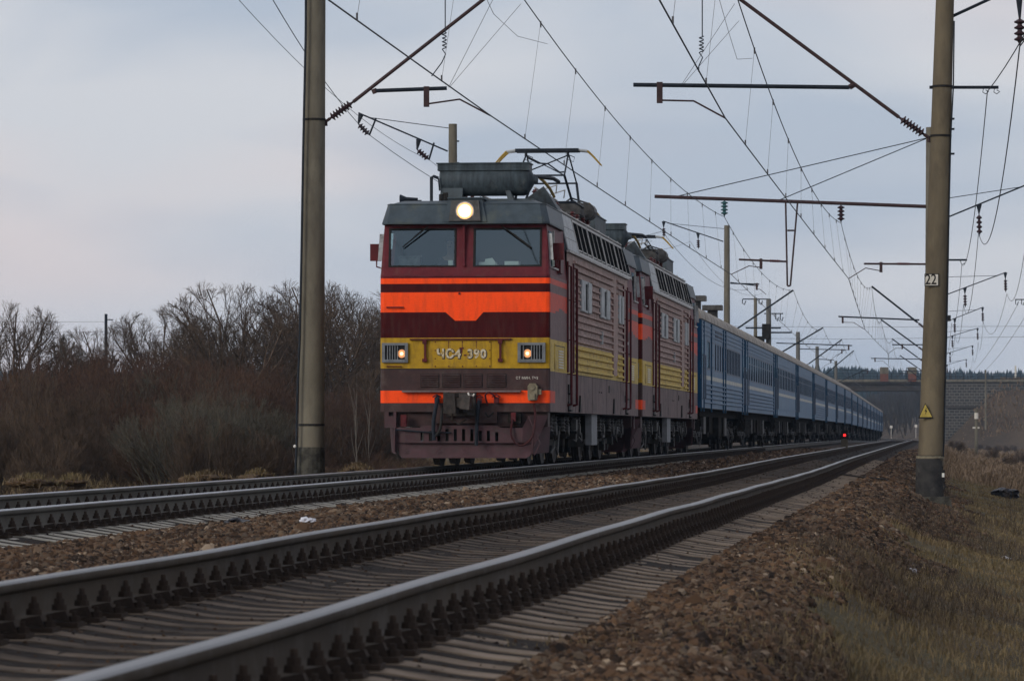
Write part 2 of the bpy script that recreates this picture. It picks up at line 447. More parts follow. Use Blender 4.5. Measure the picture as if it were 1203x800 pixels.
YB = 640.0
def hill(X, Y):
    # road embankments either side of the bridge, and the cutting beyond it
    dx = np.maximum(0, 78.5-X); dy = np.maximum(0, np.abs(Y-YB-1)-5.5)
    a = 11.3 - np.hypot(dx*1.15, dy*.72)
    dx = np.maximum(0, X-42); dx = np.where(X > 42, dx, 0)
    b = 11.3 - np.hypot(dx*1.15, dy*.72)
    c = np.where(Y > YB, np.clip((X-XN(Y)-6)*.5, 0, 6)*np.clip((Y-690)/60, 0, 1)*np.clip((1500-Y)/300, 0, 1), 0)
    return np.maximum(np.maximum(a, b), 0) + c
def G(X, Y, fine=True):
    X = np.asarray(X, float); Y = np.asarray(Y, float)
    un = X-XN(Y); uf = X-XF(Y); zr = ZR(Y)
    bed = np.where(un > 0, np.interp(un, [0, .22, .40, .60, 1.0, 1.18, 1.36, 1.42, 1.9, 2.6, 3.4, 5, 8, 14, 60], [-.246, -.246, -.235, -.206, -.206, -.235, -.254, -.262, -.285, -.60, -.80, -1.15, -1.6, -1.95, -2.3]),
                   np.interp(-uf, [-4, -1.75, -1.36, -1.18, -1.0, -.60, -.40, -.22, .22, .40, .60, 1.0, 1.18, 1.36, 1.8, 2.7, 4.0, 8, 30, 100], [-.235, -.236, -.254, -.235, -.206, -.206, -.235, -.246, -.246, -.235, -.206, -.206, -.235, -.254, -.285, -.62, -.72, -1.0, -1.5, -2.0]))
    bed = np.where((un > -1.75) & (un <= 0), np.interp(-un, [0, .22, .40, .60, 1.0, 1.18, 1.36, 1.75], [-.246, -.246, -.235, -.206, -.206, -.235, -.254, -.236]), bed)
    z = bed + zr
    z = z + (ZN(Y)-zr)*np.clip((2.2-np.abs(un))/.6, 0, 1) + (ZF(Y)-zr)*np.clip((2.2-np.abs(uf))/.6, 0, 1)
    mid = np.clip(1-np.abs((un+uf)/2)/1.0, 0, 1)
    z = z + .03*mid
    # heaped ballast on the right shoulder
    z = z + .13*np.exp(-((un-2.15)/.35)**2)*np.clip(.5+1.6*fbm(Y*.22, un*.2, 5), 0, 1)
    z = z - .26*np.exp(-((X-7.2)**2+((Y-67.6)/1.3)**2)/.7)
    if fine:
        off = np.clip((np.abs(un)-1.5)/.6, 0, 1)*np.clip((np.abs(uf)-1.5)/.6, 0, 1)
        z = z + off*(.10*fbm(X*.9, Y*.45, 11) + .05*fbm(X*4, Y*2.5, 12))
        out_ = np.clip((un-3)/6, 0, 1)+np.clip((-uf-4)/6, 0, 1)
        z = z + out_*(.5*fbm(X*.12, Y*.07, 21) + .16*fbm(X*.6, Y*.35, 22))
    far = np.clip((Y-900)/1400, 0, 1)
    z = z + 22*far*far*(3-2*far)*(1+.12*fbm(X*.002, Y*.001, 31)) + hill(X, Y)
    return z

# ---------------------------------------------------------------- ground sheet
def ground_material():
    m = bpy.data.materials.new('ground_mat'); m.use_nodes = True
    t = m.node_tree; N = t.nodes; b = N['Principled BSDF']; b.inputs['Roughness'].default_value = .95
    b.inputs['Specular IOR Level'].default_value = .2
    pos = N.new('ShaderNodeNewGeometry').outputs['Position']
    def noise(s, d=6, r=.6):
        n = N.new('ShaderNodeTexNoise'); n.inputs['Scale'].default_value = s; n.inputs['Detail'].default_value = d
        n.inputs['Roughness'].default_value = r; t.links.new(pos, n.inputs['Vector']); return n.outputs['Fac']
    def ramp(f, *els):
        r = N.new('ShaderNodeValToRGB')
        while len(r.color_ramp.elements) < len(els): r.color_ramp.elements.new(.5)
        for e, (p, c) in zip(r.color_ramp.elements, els): e.position = p; e.color = (*c, 1)
        t.links.new(f, r.inputs[0]); return r.outputs[0]
    def mixc(f, a, c):
        x = N.new('ShaderNodeMix'); x.data_type = 'RGBA'; t.links.new(f, x.inputs[0]); t.links.new(a, x.inputs[6]); t.links.new(c, x.inputs[7]); return x.outputs[2]
    vor = N.new('ShaderNodeTexVoronoi'); vor.inputs['Scale'].default_value = 17; t.links.new(pos, vor.inputs['Vector'])
    sep = N.new('ShaderNodeSeparateColor'); t.links.new(vor.outputs['Color'], sep.inputs[0])
    bal = ramp(sep.outputs[0], (0, (.018, .012, .009)), (.5, (.045, .029, .021)), (.85, (.075, .050, .036)), (1, (.14, .115, .09)))
    gr = ramp(noise(.35), (.34, (.110, .084, .044)), (.47, (.070, .062, .028)), (.56, (.052, .038, .026)), (.68, (.125, .095, .055)))
    g2 = ramp(noise(5, 8, .7), (.3, (.028, .022, .014)), (.7, (.090, .072, .042)))
    mg = N.new('ShaderNodeMix'); mg.data_type = 'RGBA'; mg.inputs[0].default_value = .45
    t.links.new(gr, mg.inputs[6]); t.links.new(g2, mg.inputs[7])
    at = N.new('ShaderNodeAttribute'); at.attribute_name = 'cover'
    s2 = N.new('ShaderNodeSeparateColor'); t.links.new(at.outputs['Color'], s2.inputs[0])
    c = mixc(s2.outputs[0], mg.outputs[2], bal)
    # greasy dust between the rails
    dirt = ramp(noise(9), (.35, (.008, .006, .005)), (.65, (.020, .014, .010)))
    c = mixc(s2.outputs[1], c, dirt)
    # brushy wild ground and woods far away
    wild = ramp(noise(.09, 9, .7), (.35, (.035, .028, .021)), (.5, (.065, .048, .034)), (.66, (.095, .070, .048)))
    c = mixc(s2.outputs[2], c, wild)
    t.links.new(c, b.inputs['Base Color'])
    bp = N.new('ShaderNodeBump'); bp.inputs['Distance'].default_value = .03
    t.links.new(vor.outputs['Distance'], bp.inputs['Height']); t.links.new(bp.outputs[0], b.inputs['Normal'])
    return m
MATS['ground_mat'] = ground_material()

def build_ground():
    Ys = np.concatenate([np.linspace(-30, 6, 10), 6*np.power(3000/6., np.linspace(0, 1, 520))[1:]])
    core = np.arange(-11, 13.01, .085)
    rr = 13+np.power(np.linspace(0, 1, 90), 3.2)*2200
    ll = -11-np.power(np.linspace(0, 1, 90), 3.2)*2200
    U = np.concatenate([ll[1:][::-1], core, rr[1:]])
    YY, UU = np.meshgrid(Ys, U, indexing='ij')
    shear = np.where(YY < 1500, XN(np.minimum(YY, 1500)), XN(1500.)+ (YY-1500)*.09)
    X = shear+UU
    Z = G(X, YY)
    V = np.stack([X.ravel(), YY.ravel(), Z.ravel()], 1)
    nr, nc = X.shape
    i = np.arange(nr-1)[:, None]*nc + np.arange(nc-1)[None, :]
    F = np.stack([i, i+1, i+nc+1, i+nc], -1).reshape(-1, 4)
    o = npmesh('ground', V, F, 'ground_mat', 4)
    o.data.polygons.foreach_set('use_smooth', np.ones(len(F), bool))
    un = X-XN(YY); uf = X-XF(YY)
    n1 = fbm(X*.8, YY*.35, 41)
    edge = np.interp(YY, [0, 20, 45, 70, 120], [1.3, 1.45, 2.2, 2.5, 2.3])
    balm = np.clip(1-(un-edge-1.6*n1)/.35, 0, 1)*np.clip(1-(-uf-2.9-1.2*n1)/.5, 0, 1)
    dirt = np.maximum(np.clip((1.42-np.abs(un))/.08, 0, 1), np.clip((1.42-np.abs(uf))/.08, 0, 1))
    wild = np.clip((np.hypot(np.maximum(0, YY-90)/160, np.maximum(0, np.maximum(un-14, -uf-16))/30)), 0, 1)*(1-balm)
    wild = np.maximum(wild, np.clip(hill(X, YY)/1.5, 0, 1))
    col = np.stack([balm, dirt, wild, np.ones_like(wild)], -1).reshape(-1, 4).astype(np.float32)
    a = o.data.color_attributes.new('cover', 'FLOAT_COLOR', 'POINT'); a.data.foreach_set('color', col.ravel())
    tag(o, kind='structure')
build_ground()

# ---------------------------------------------------------------- loose stone ballast (uncountable)
def stone_material():
    m = bpy.data.materials.new('stone_mat'); m.use_nodes = True
    t = m.node_tree; N = t.nodes; b = N['Principled BSDF']; b.inputs['Roughness'].default_value = .9
    b.inputs['Specular IOR Level'].default_value = .25
    at = N.new('ShaderNodeAttribute'); at.attribute_name = 'tint'; at.attribute_type = 'INSTANCER'
    r = N.new('ShaderNodeValToRGB')
    els = [(0, (.013, .009, .007)), (.22, (.040, .025, .015)), (.48, (.076, .046, .027)), (.70, (.120, .074, .043)), (.86, (.105, .084, .062)), (.975, (.14, .10, .068)), (1, (.30, .25, .19))]
    while len(r.color_ramp.elements) < len(els): r.color_ramp.elements.new(.5)
    for e, (p, c) in zip(r.color_ramp.elements, els): e.position = p; e.color = (*c, 1)
    t.links.new(at.outputs['Fac'], r.inputs[0])
    n = N.new('ShaderNodeTexNoise'); n.inputs['Scale'].default_value = 1.1; n.inputs['Detail'].default_value = 5
    t.links.new(N.new('ShaderNodeNewGeometry').outputs['Position'], n.inputs['Vector'])
    r2 = N.new('ShaderNodeValToRGB'); r2.color_ramp.elements[0].position = .35; r2.color_ramp.elements[0].color = (.55, .52, .52, 1)
    r2.color_ramp.elements[1].position = .62; r2.color_ramp.elements[1].color = (1.1, 1.05, 1, 1); t.links.new(n.outputs['Fac'], r2.inputs[0])
    mx = N.new('ShaderNodeMix'); mx.data_type = 'RGBA'; mx.blend_type = 'MULTIPLY'; mx.inputs[0].default_value = 1
    t.links.new(r.outputs[0], mx.inputs[6]); t.links.new(r2.outputs[0], mx.inputs[7]); t.links.new(mx.outputs[2], b.inputs['Base Color'])
    return m
MATS['stone_mat'] = stone_material()

def scatter(name, pts, size, tint, mat, label):
    o = npmesh(name, pts, np.zeros((0, 3), int), mat, 3)
    a = o.data.attributes.new('sc', 'FLOAT', 'POINT'); a.data.foreach_set('value', size.astype(np.float32))
    a = o.data.attributes.new('tint', 'FLOAT', 'POINT'); a.data.foreach_set('value', tint.astype(np.float32))
    ng = bpy.data.node_groups.new(name, 'GeometryNodeTree')
    ng.interface.new_socket('Geometry', in_out='INPUT', socket_type='NodeSocketGeometry')
    ng.interface.new_socket('Geometry', in_out='OUTPUT', socket_type='NodeSocketGeometry')
    N = ng.nodes; K = ng.links.new
    gi = N.new('NodeGroupInput'); go = N.new('NodeGroupOutput')
    ico = N.new('GeometryNodeMeshIcoSphere'); ico.inputs['Radius'].default_value = 1; ico.inputs['Subdivisions'].default_value = 1
    rv0 = N.new('FunctionNodeRandomValue'); rv0.data_type = 'FLOAT_VECTOR'
    rv0.inputs[0].default_value = (-.28,)*3; rv0.inputs[1].default_value = (.28,)*3
    sp = N.new('GeometryNodeSetPosition'); K(ico.outputs['Mesh'], sp.inputs['Geometry']); K(rv0.outputs[0], sp.inputs['Offset'])
    sm = N.new('GeometryNodeSetMaterial'); sm.inputs['Material'].default_value = MATS[mat]; K(sp.outputs[0], sm.inputs[0])
    ss = N.new('GeometryNodeSetShadeSmooth'); ss.inputs['Shade Smooth'].default_value = False; K(sm.outputs[0], ss.inputs[0])
    mtp = N.new('GeometryNodeMeshToPoints'); K(gi.outputs[0], mtp.inputs['Mesh'])
    iop = N.new('GeometryNodeInstanceOnPoints'); K(mtp.outputs[0], iop.inputs['Points']); K(ss.outputs[0], iop.inputs['Instance'])
    rr = N.new('FunctionNodeRandomValue'); rr.data_type = 'FLOAT_VECTOR'; rr.inputs[0].default_value = (0, 0, 0); rr.inputs[1].default_value = (6.28, 6.28, 6.28)
    K(rr.outputs[0], iop.inputs['Rotation'])
    na = N.new('GeometryNodeInputNamedAttribute'); na.data_type = 'FLOAT'; na.inputs['Name'].default_value = 'sc'
    rs = N.new('FunctionNodeRandomValue'); rs.data_type = 'FLOAT_VECTOR'; rs.inputs[0].default_value = (.65, .55, .45); rs.inputs[1].default_value = (1.35, 1.2, 1.0)
    rs.inputs['Seed'].default_value = 7
    vm = N.new('ShaderNodeVectorMath'); vm.operation = 'SCALE'; K(rs.outputs[0], vm.inputs[0]); K(na.outputs['Attribute'], vm.inputs['Scale'])
    K(vm.outputs[0], iop.inputs['Scale']); K(iop.outputs[0], go.inputs[0])
    md = o.modifiers.new('scatter', 'NODES'); md.node_group = ng
    tag(o, label, 'ballast', kind='stuff')
    return o

def build_stones():
    rng = np.random.default_rng(3)
    # sample Y with density falling with distance, X across the view wedge
    n = 1300000
    Y = 8.5*np.power(170/8.5, rng.random(n)**.80)
    X = (rng.random(n)*2-1)*(Y*.140+1.8)
    un = X-XN(Y); uf = X-XF(Y)
    keep = (un < np.interp(Y, [0, 20, 45, 70, 120], [1.8, 1.9, 2.8, 3.1, 2.6])+2.2*fbm(X*.8, Y*.35, 41)) & (uf > -3.2)
    incrib = (np.abs(un) < 1.36) | (np.abs(uf) < 1.36)
    keep &= ~incrib | (rng.random(n) < np.where(np.abs(un) < 1.36, .05, .05))
    keep &= (np.hypot(X-7.15, (Y-67.3)*.8) > .62)
    X, Y, un, uf = X[keep], Y[keep], un[keep], uf[keep]
    k = len(X)
    base = np.interp(Y, [8, 30, 60, 170], [.0145, .0175, .026, .052])
    s = base*np.exp(np.clip(rng.normal(0, .38, k), -1, .75))
    inc = (np.abs(un) < 1.36) | (np.abs(uf) < 1.36)
    s = np.where(inc, s*.45, s)
    z = G(X, Y)+s*.25*(rng.random(k)-.2) - np.where(inc, .004, 0)
    tint = rng.random(k)
    # stones near the rails are greasier and darker
    tint = np.where(inc, tint*.45, tint)
    big = rng.random(k) < .0015
    s = np.where(big & ~inc, s*1.9, s)
    scatter('ballast_stones', np.stack([X, Y, z], 1), s, tint, 'stone_mat', 'loose brown crushed stone heaped along and between the two tracks')
    print('stones', k)
build_stones()

# ---------------------------------------------------------------- dead grass and weeds (uncountable)
def blades(name, X, Y, Z, H, W, lean, mat, label, cat, seed=1):
    rng = np.random.default_rng(seed); n = len(X)
    a = rng.random(n)*2*np.pi; d = np.stack([np.cos(a), np.sin(a)], 1)
    la = rng.random(n)*2*np.pi; ld = np.stack([np.cos(la), np.sin(la)], 1)*(lean*H*(.3+rng.random(n)))[:, None]
    b = np.stack([X, Y], 1)
    p0 = np.column_stack([b-d*W[:, None], Z-.01]); p1 = np.column_stack([b+d*W[:, None], Z-.01])
    m0 = np.column_stack([b+ld*.35-d*W[:, None]*.7, Z+H*.55]); m1 = np.column_stack([b+ld*.35+d*W[:, None]*.7, Z+H*.55])
    t = np.column_stack([b+ld, Z+H*(.92-.3*lean)])
    V = np.stack([p0, p1, m1, m0, t], 1).reshape(-1, 3)
    i = np.arange(n)[:, None]*5
    F = np.concatenate([i+np.array([[0, 1, 2]]), i+np.array([[0, 2, 3]]), i+np.array([[3, 2, 4]])], 1).reshape(-1, 3)
    o = npmesh(name, V, F, mat, 3)
    tag(o, label, cat, kind='stuff'); return o

def build_grass():
    rng = np.random.default_rng(8)
    n = 560000
    Y = 15*np.power(150/15., rng.random(n)**.85)
    X = -1.2-.02*Y+rng.random(n)*(3.2+.165*Y)
    un = X-XN(Y)
    edge = np.interp(Y, [0, 20, 45, 70, 120], [1.2, 1.3, 2.3, 2.8, 2.6])
    dens = np.clip((un-edge-1.9*fbm(X*.8, Y*.35, 41))/.6, 0, 1)*np.clip(.62+1.5*fbm(X*1.2, Y*.7, 55), .08, 1)
    keep = rng.random(n) < dens
    X, Y = X[keep], Y[keep]; k = len(X)
    Z = G(X, Y)
    hgt = (.03+.08*rng.random(k)**1.5)*np.clip(.8+1.6*fbm(X*.7, Y*.5, 57), .4, 1.6)
    wd = np.interp(Y, [15, 40, 150], [.0022, .004, .012])
    sel = rng.random(k) < .88
    blades('dry_grass', X[sel], Y[sel], Z[sel], hgt[sel], wd[sel], .75, 'grass_dry', 'short flattened olive and brown grass on the slope right of the track', 'grass', 2)
    s = ~sel
    blades('straw', X[s], Y[s], Z[s], hgt[s]*1.25, wd[s]*.8, .9, 'grass_straw', 'pale dead straw lying among the grass on the right slope', 'grass', 3)
    # rough dead grass over the low ground farther right, and on the embankment
    n = 110000
    Y = 110*np.power(640/110., rng.random(n)); X = XN(Y)+2.3+rng.random(n)**1.2*(.19*Y)
    keep = X < Y*.15
    X, Y = X[keep], Y[keep]
    blades('field_grass', X, Y, G(X, Y), (.25+.5*rng.random(len(X)))*np.clip(.7+2*fbm(X*.08, Y*.04, 97), .25, 1.6), np.interp(Y, [120, 600], [.012, .05]), .8, 'brush_brown', 'rough brown dead grass over the low field right of the line', 'grass', 6)
    # dark dead weeds in drifts at the edge of the ballast
    n = 26000
    Y = 15*np.power(90/15., rng.random(n)); X = XN(Y)+1.6+rng.random(n)*3.2
    keep = (np.abs(X) < Y*.137+1.5) & (fbm(X*.55, Y*.25, 71)+.25*np.exp(-((X-XN(Y)-2.7)/.9)**2) > .20)
    X, Y = X[keep], Y[keep]
    blades('dead_weeds', X, Y, G(X, Y), .07+.16*rng.random(len(X)), np.interp(Y, [15, 90], [.0018, .005]), .8, 'weed_dark', 'dark matted dead weeds drifting over the ballast shoulder', 'weeds', 4)
    # left verge: long straw tussocks beyond the far track
    n = 150000
    Y = 60+120*rng.random(n); uf = -(3.3+20*rng.random(n)**1.2); X = XF(Y)+uf
    keep = (np.abs(X) < Y*.14) & (rng.random(n) < np.clip(.35+2.0*fbm(X*.35, Y*.2, 61), 0, 1))
    X, Y = X[keep], Y[keep]
    blades('verge_straw', X, Y, G(X, Y), (.30+.65*rng.random(len(X)))*np.clip((Y-55)/50, .35, 1), np.full(len(X), .008), .6, 'grass_straw', 'tufts of tall pale straw on the verge behind the far track', 'grass', 5)
build_grass()

# ---------------------------------------------------------------- railway tracks
RAILPROF = [(-.075, -.18), (.075, -.18), (.075, -.170), (.022, -.153), (.0095, -.135), (.0095, -.052), (.034, -.040), (.0375, -.034),
            (.0365, -.010), (.030, -.002), (.012, 0), (-.012, 0), (-.030, -.002), (-.0365, -.010), (-.0375, -.034), (-.034, -.040), (-.0095, -.052), (-.0095, -.135), (-.022, -.153), (-.075, -.170)]
TOPF = {8, 9, 10, 11, 12}
def rail_mesh(XC, ZZ, off, Y0, Y1, mats, parent):
    Ys = [Y0]
    while Ys[-1] < Y1: Ys.append(Ys[-1]+max(.35, (Ys[-1])*.018))
    Ys = np.array(Ys); X = XC(Ys)+off; Z = ZZ(Ys)
    np_ = len(RAILPROF); V = []
    pr = np.array(RAILPROF)
    for x, y, z in zip(X, Ys, Z):
        V.append(np.column_stack([x+pr[:, 0], np.full(np_, y), z+pr[:, 1]]))
    V = np.concatenate(V); F = []; mi = []
    for j in range(len(Ys)-1):
        for k in range(np_):
            k2 = (k+1) % np_; F.append((j*np_+k, j*np_+k2, (j+1)*np_+k2, (j+1)*np_+k)); mi.append(1 if k in TOPF else 0)
    o = npmesh('rail', V, np.array(F), None, 4)
    for m in mats: o.data.materials.append(MATS[m])
    o.data.polygons.foreach_set('material_index', mi)
    o.data.polygons.foreach_set('use_smooth', np.ones(len(F), bool))
    try: o.data.set_sharp_from_angle(angle=R(40))
    except Exception: pass
    o.parent = parent
    return o

def sleeper_mb(full=True):
    b = MB()
    st = [(-1.35, -.250, .25), (-1.18, -.232, .27), (-1.0, -.203, .27), (-.60, -.203, .27), (-.40, -.232, .25), (-.22, -.243, .24), (.22, -.243, .24), (.40, -.232, .25), (.60, -.203, .27), (1.0, -.203, .27), (1.18, -.232, .27), (1.35, -.250, .25)]
    if not full: st = [st[0], st[-1]]
    for (x0, z0, w0), (x1, z1, w1) in zip(st[:-1], st[1:]):
        t = .74; b.cm = 1 if (abs(x0) < .9 and abs(x1) < .9) or (not full) else 0
        b.hexa([(x0, -w0/2, -.38), (x1, -w1/2, -.38), (x1, w1/2, -.38), (x0, w0/2, -.38)],
               [(x0, -w0/2*t, z0), (x1, -w1/2*t, z1), (x1, w1/2*t, z1), (x0, w0/2*t, z0)])
    return b
def fast_mb(b, cx, y=0, z=0):
    # plate, clips, bolt, spring washer and nut on either side of one rail
    b.box(cx-.19, cx+.19, y-.07, y+.07, z-.20, z-.182)
    for s in (-1, 1):
        b.hexa([(cx+s*.05, y-.032, z-.168), (cx+s*.15, y-.034, z-.182), (cx+s*.15, y+.034, z-.182), (cx+s*.05, y+.032, z-.168)],
               [(cx+s*.055, y-.026, z-.150), (cx+s*.13, y-.026, z-.136), (cx+s*.13, y+.026, z-.136), (cx+s*.055, y+.026, z-.150)])
        b.cyl((cx+s*.10, y, z-.135), (cx+s*.10, y, z-.112), .032, .030, 8)
        b.cyl((cx+s*.10, y, z-.112), (cx+s*.10, y, z-.088), .024, .023, 6)
        b.cyl((cx+s*.10, y, z-.088), (cx+s*.10, y, z-.062), .014, .012, 6)
        b.cyl((cx+s*.165, y-.01, z-.185), (cx+s*.165, y-.01, z-.158), .026, .024, 7); b.cyl((cx+s*.165, y-.01, z-.158), (cx+s*.165, y-.01, z-.138), .014, .012, 6)
    return b

def track(XC, ZZ, Y0, Yend, label, cat, rmats, smat, seed, vis0=0):
    t = empty('railway_track', (0, 0, 0)); tag(t, label, cat, 'railway tracks')
    for s in (-1, 1):
        rail_mesh(XC, lambda Y: ZZ(Y), s*.7975, Y0-2, 900, rmats, t)
    sm = sleeper_mb(); fm = fast_mb(MB(), 0)
    proto = None; rng = random.Random(seed); Y = Y0; cnt = 0
    rest = MB(); restf = MB()
    while Y < Yend:
        Yc = Y + rng.uniform(-.02, .02); x = float(XC(Yc)); z = float(ZZ(Yc)); a = -.107+rng.uniform(-.006, .006)
        if cnt < 100 and Y >= vis0:
            if proto is None:
                o = sm.build('sleeper', [smat, smat if 'pale' in smat else 'sleeper_oily'], t); f0 = fm.build('rail_fastening', 'clip_mat', o); f0.location = (-.7975, 0, 0)
                f1 = f0.copy(); COL.objects.link(f1); f1.parent = o; f1.location = (.7975, 0, 0); proto = o; fp = f0
            else:
                o = proto.copy(); COL.objects.link(o); o.parent = t
                for s in (-1, 1):
                    f = fp.copy(); COL.objects.link(f); f.parent = o; f.location = (s*.7975, 0, 0)
            o.location = (x, Yc, z+rng.uniform(-.0022, .0018)); o.rotation_euler = (0, rng.uniform(-.003, .003), a)
        else:
            i = len(rest.v); q = sleeper_mb(False) if Y > 110 else sm
            M3 = Matrix.Translation((x, Yc, z+rng.uniform(-.003, .002))) @ Matrix.Rotation(a, 4, 'Z')
            for v in q.v: rest.v.append(tuple(M3 @ Vector(v)))
            for f in q.f: rest.f.append(tuple(i+k for k in f))
            rest.m += q.m
            if Y < 1e4:
                i = len(restf.v); tmp = MB()
                if Y < 100:
                    fast_mb(tmp, -.7975); fast_mb(tmp, .7975)
                else:
                    for s in (-.7975, .7975):
                        for q2 in (-1, 1): tmp.hexa([(s+q2*.1-.06, -.06, -.2), (s+q2*.1+.06, -.06, -.2), (s+q2*.1+.06, .06, -.2), (s+q2*.1-.06, .06, -.2)],
                                                    [(s+q2*.1-.03, -.03, -.07), (s+q2*.1+.03, -.03, -.07), (s+q2*.1+.03, .03, -.07), (s+q2*.1-.03, .03, -.07)])
                for v in tmp.v: restf.v.append(tuple(M3 @ Vector(v)))
                for f in tmp.f: restf.f.append(tuple(i+k for k in f)); restf.m.append(0)
        cnt += (Y >= vis0); Y += .43
    o = rest.build('sleeper', [smat, smat if 'pale' in smat else 'sleeper_oily'], t); o['kind'] = 'stuff'
    o = restf.build('rail_fastening', 'clip_mat', t); o['kind'] = 'stuff'
    return t
track(XN, ZN, 7.2, 420, 'empty nearer railway track with worn silvery rails crossing the foreground', 'railway track', ['rail_side', 'rail_top_near'], 'sleeper_con', 1)
track(XF, ZF, 11.0, 160, 'farther railway track with pale sleeper ends that carries the train', 'railway track', ['rail_side_far', 'rail_top'], 'sleeper_pale', 2, 26.0)

# ================================================================ the electric locomotives
LL = 19.0      # body length
HW = 1.45
def turned(b):
    b.v = [(-x, LL-y, z) for x, y, z in b.v]; return b

def cab_parts(rear=False):
    T = turned if rear else (lambda b: b)
    out = []
    # --- shell: painted bands on the front and the two sides
    names = ['skirt', 'orange', 'yellow', 'maroon_dark', 'maroon', 'skirt_side', 'yellow_side', 'side_grey', 'orange_faded', 'black']
    ix = {n: i for i, n in enumerate(names)}
    b = MB()
    def band(z0, z1, m):
        b.cm = ix[m]; pr = [(-1.45, .07), (-1.43, .02), (-1.38, 0), (1.38, 0), (1.43, .02), (1.45, .07)]
        for (xa, ya), (xb, yb) in zip(pr[:-1], pr[1:]):
            b.quad((xa, ya, z0), (xb, yb, z0), (xb, yb, z1), (xa, ya, z1))
    for z0, z1, m in ((.93, 1.081, 'skirt'), (1.081, 1.29, 'orange'), (1.29, 1.645, 'skirt'), (1.645, 1.665, 'black'), (1.665, 2.183, 'yellow'), (2.183, 2.616, 'maroon_dark'),
                      (2.616, 2.954, 'orange'), (2.954, 3.098, 'maroon_dark'), (3.098, 3.192, 'orange'), (3.192, 3.25, 'maroon')):
        band(z0, z1, m)
    b.cm = ix['orange']     # the trapezoid hanging from the broad stripe
    b.poly([(-.33, -.003, 2.618), (-.165, -.003, 2.472), (.19, -.003, 2.472), (.32, -.003, 2.618)])
    for s in (1, -1):
        def sq(t0, t1, z0, z1, m, off=0.0):
            b.cm = ix[m]; x = s*(HW+off)
            b.quad((x, t0, z0), (x, t1, z0), (x, t1, z1), (x, t0, z1))
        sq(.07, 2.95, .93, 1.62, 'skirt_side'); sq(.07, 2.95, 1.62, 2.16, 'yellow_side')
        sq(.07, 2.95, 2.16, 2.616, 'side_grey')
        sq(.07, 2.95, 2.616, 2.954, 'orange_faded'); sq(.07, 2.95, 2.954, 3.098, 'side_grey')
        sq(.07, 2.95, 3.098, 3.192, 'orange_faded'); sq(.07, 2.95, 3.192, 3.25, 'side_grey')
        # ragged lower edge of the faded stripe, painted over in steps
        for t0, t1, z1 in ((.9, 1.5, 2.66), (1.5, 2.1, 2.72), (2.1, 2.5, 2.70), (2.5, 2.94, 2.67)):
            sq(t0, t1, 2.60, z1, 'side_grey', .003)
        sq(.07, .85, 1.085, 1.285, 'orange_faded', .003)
        # side wall above the waist, leaning in, with the cab window
        sl = math.hypot(.88, .07)
        b.cm = ix['maroon']
        W_ = [(.18, 1.12, .15, .76)]
        b.holed((s*HW, .10, 3.25), (0, 1, 0), Vector((-s*.07, 0, .88)).normalized(), 2.85, sl, W_, .05, (-s, 0, 0))
    # front above the waist with two windscreen openings
    b.cm = ix['maroon']
    V = Vector((0, .10, .88)); vl = V.length; V.normalize()
    b.holed((-1.38, 0, 3.25), (1, 0, 0), V, 2.76, vl, [(.10, 1.205, .158, .778), (1.545, 2.66, .158, .778)], .06, (0, 1, 0))
    for s in (1, -1):
        b.poly([(s*1.38, 0, 3.25), (s*1.43, .02, 3.25), (s*1.38, .10, 4.13)])
        b.poly([(s*1.43, .02, 3.25), (s*1.45, .10, 3.25), (s*1.38, .10, 4.13)])
    # moulding ledge under the windows
    b.cm = ix['maroon']; b.box(-1.40, 1.40, -.022, .01, 3.215, 3.245)
    b.cm = ix['maroon']; b.box(-.03, .0, -.012, .06, 3.40, 4.08); b.cyl((-.015, -.03, 3.42), (-.015, .03, 3.42), .03, n=8)
    # rear bulkhead of the cab, floor and desk
    b.cm = ix['black']
    b.quad((-1.40, 2.2, 2.5), (1.40, 2.2, 2.5), (1.36, 2.2, 4.1), (-1.36, 2.2, 4.1))
    b.quad((-1.42, .05, 2.62), (1.42, .05, 2.62), (1.42, 2.2, 2.62), (-1.42, 2.2, 2.62))
    b.quad((-1.4, .05, 4.12), (1.4, .05, 4.12), (1.4, 2.2, 4.12), (-1.4, 2.2, 4.12))
    b.box(-1.30, 1.30, .14, .62, 2.65, 3.40)
    out.append(('cab', T(b), names, None, []))
    # --- visor roof
    b = MB()
    bot = [(-1.31, -.11), (1.33, -.11), (1.44, .06), (1.44, 2.62), (-1.42, 2.62), (-1.42, .06)]
    mid = [(-1.27, .02), (1.27, .02), (1.36, .20), (1.36, 2.95), (-1.34, 2.95), (-1.34, .20)]
    top = [(-1.1, .5), (1.1, .5), (1.15, .6), (1.15, 2.95), (-1.15, 2.95), (-1.15, .6)]
    rings = [[(x, y, 4.105) for x, y in bot], [(x, y, 4.135) for x, y in bot], [(x, y, 4.446) for x, y in mid], [(x, y, 4.53) for x, y in top]]
    rings[2] = [(x, y, 4.446) for x, y in mid]
    for r0, r1 in zip(rings[:-1], rings[1:]):
        for k in range(6): b.quad(r0[k], r0[(k+1) % 6], r1[(k+1) % 6], r1[k])
    b.poly(rings[0][::-1]); b.poly(rings[-1])
    # thin gutter along the top edge
    for k in (5, 0, 1, 2):
        b.cyl(rings[2][k], rings[2][(k+1) % 6], .014, n=5)
    kids = []
    hs = MB()
    hs.hexa([(-.37, -.125, 4.138), (.39, -.125, 4.138), (.39, .5, 4.138), (-.37, .5, 4.138)], [(-.26, -.035, 4.53), (.29, -.035, 4.53), (.29, .5, 4.53), (-.26, .5, 4.53)])
    hs.box(-.29, .32, -.075, .5, 4.53, 4.555)
    fr = MB()
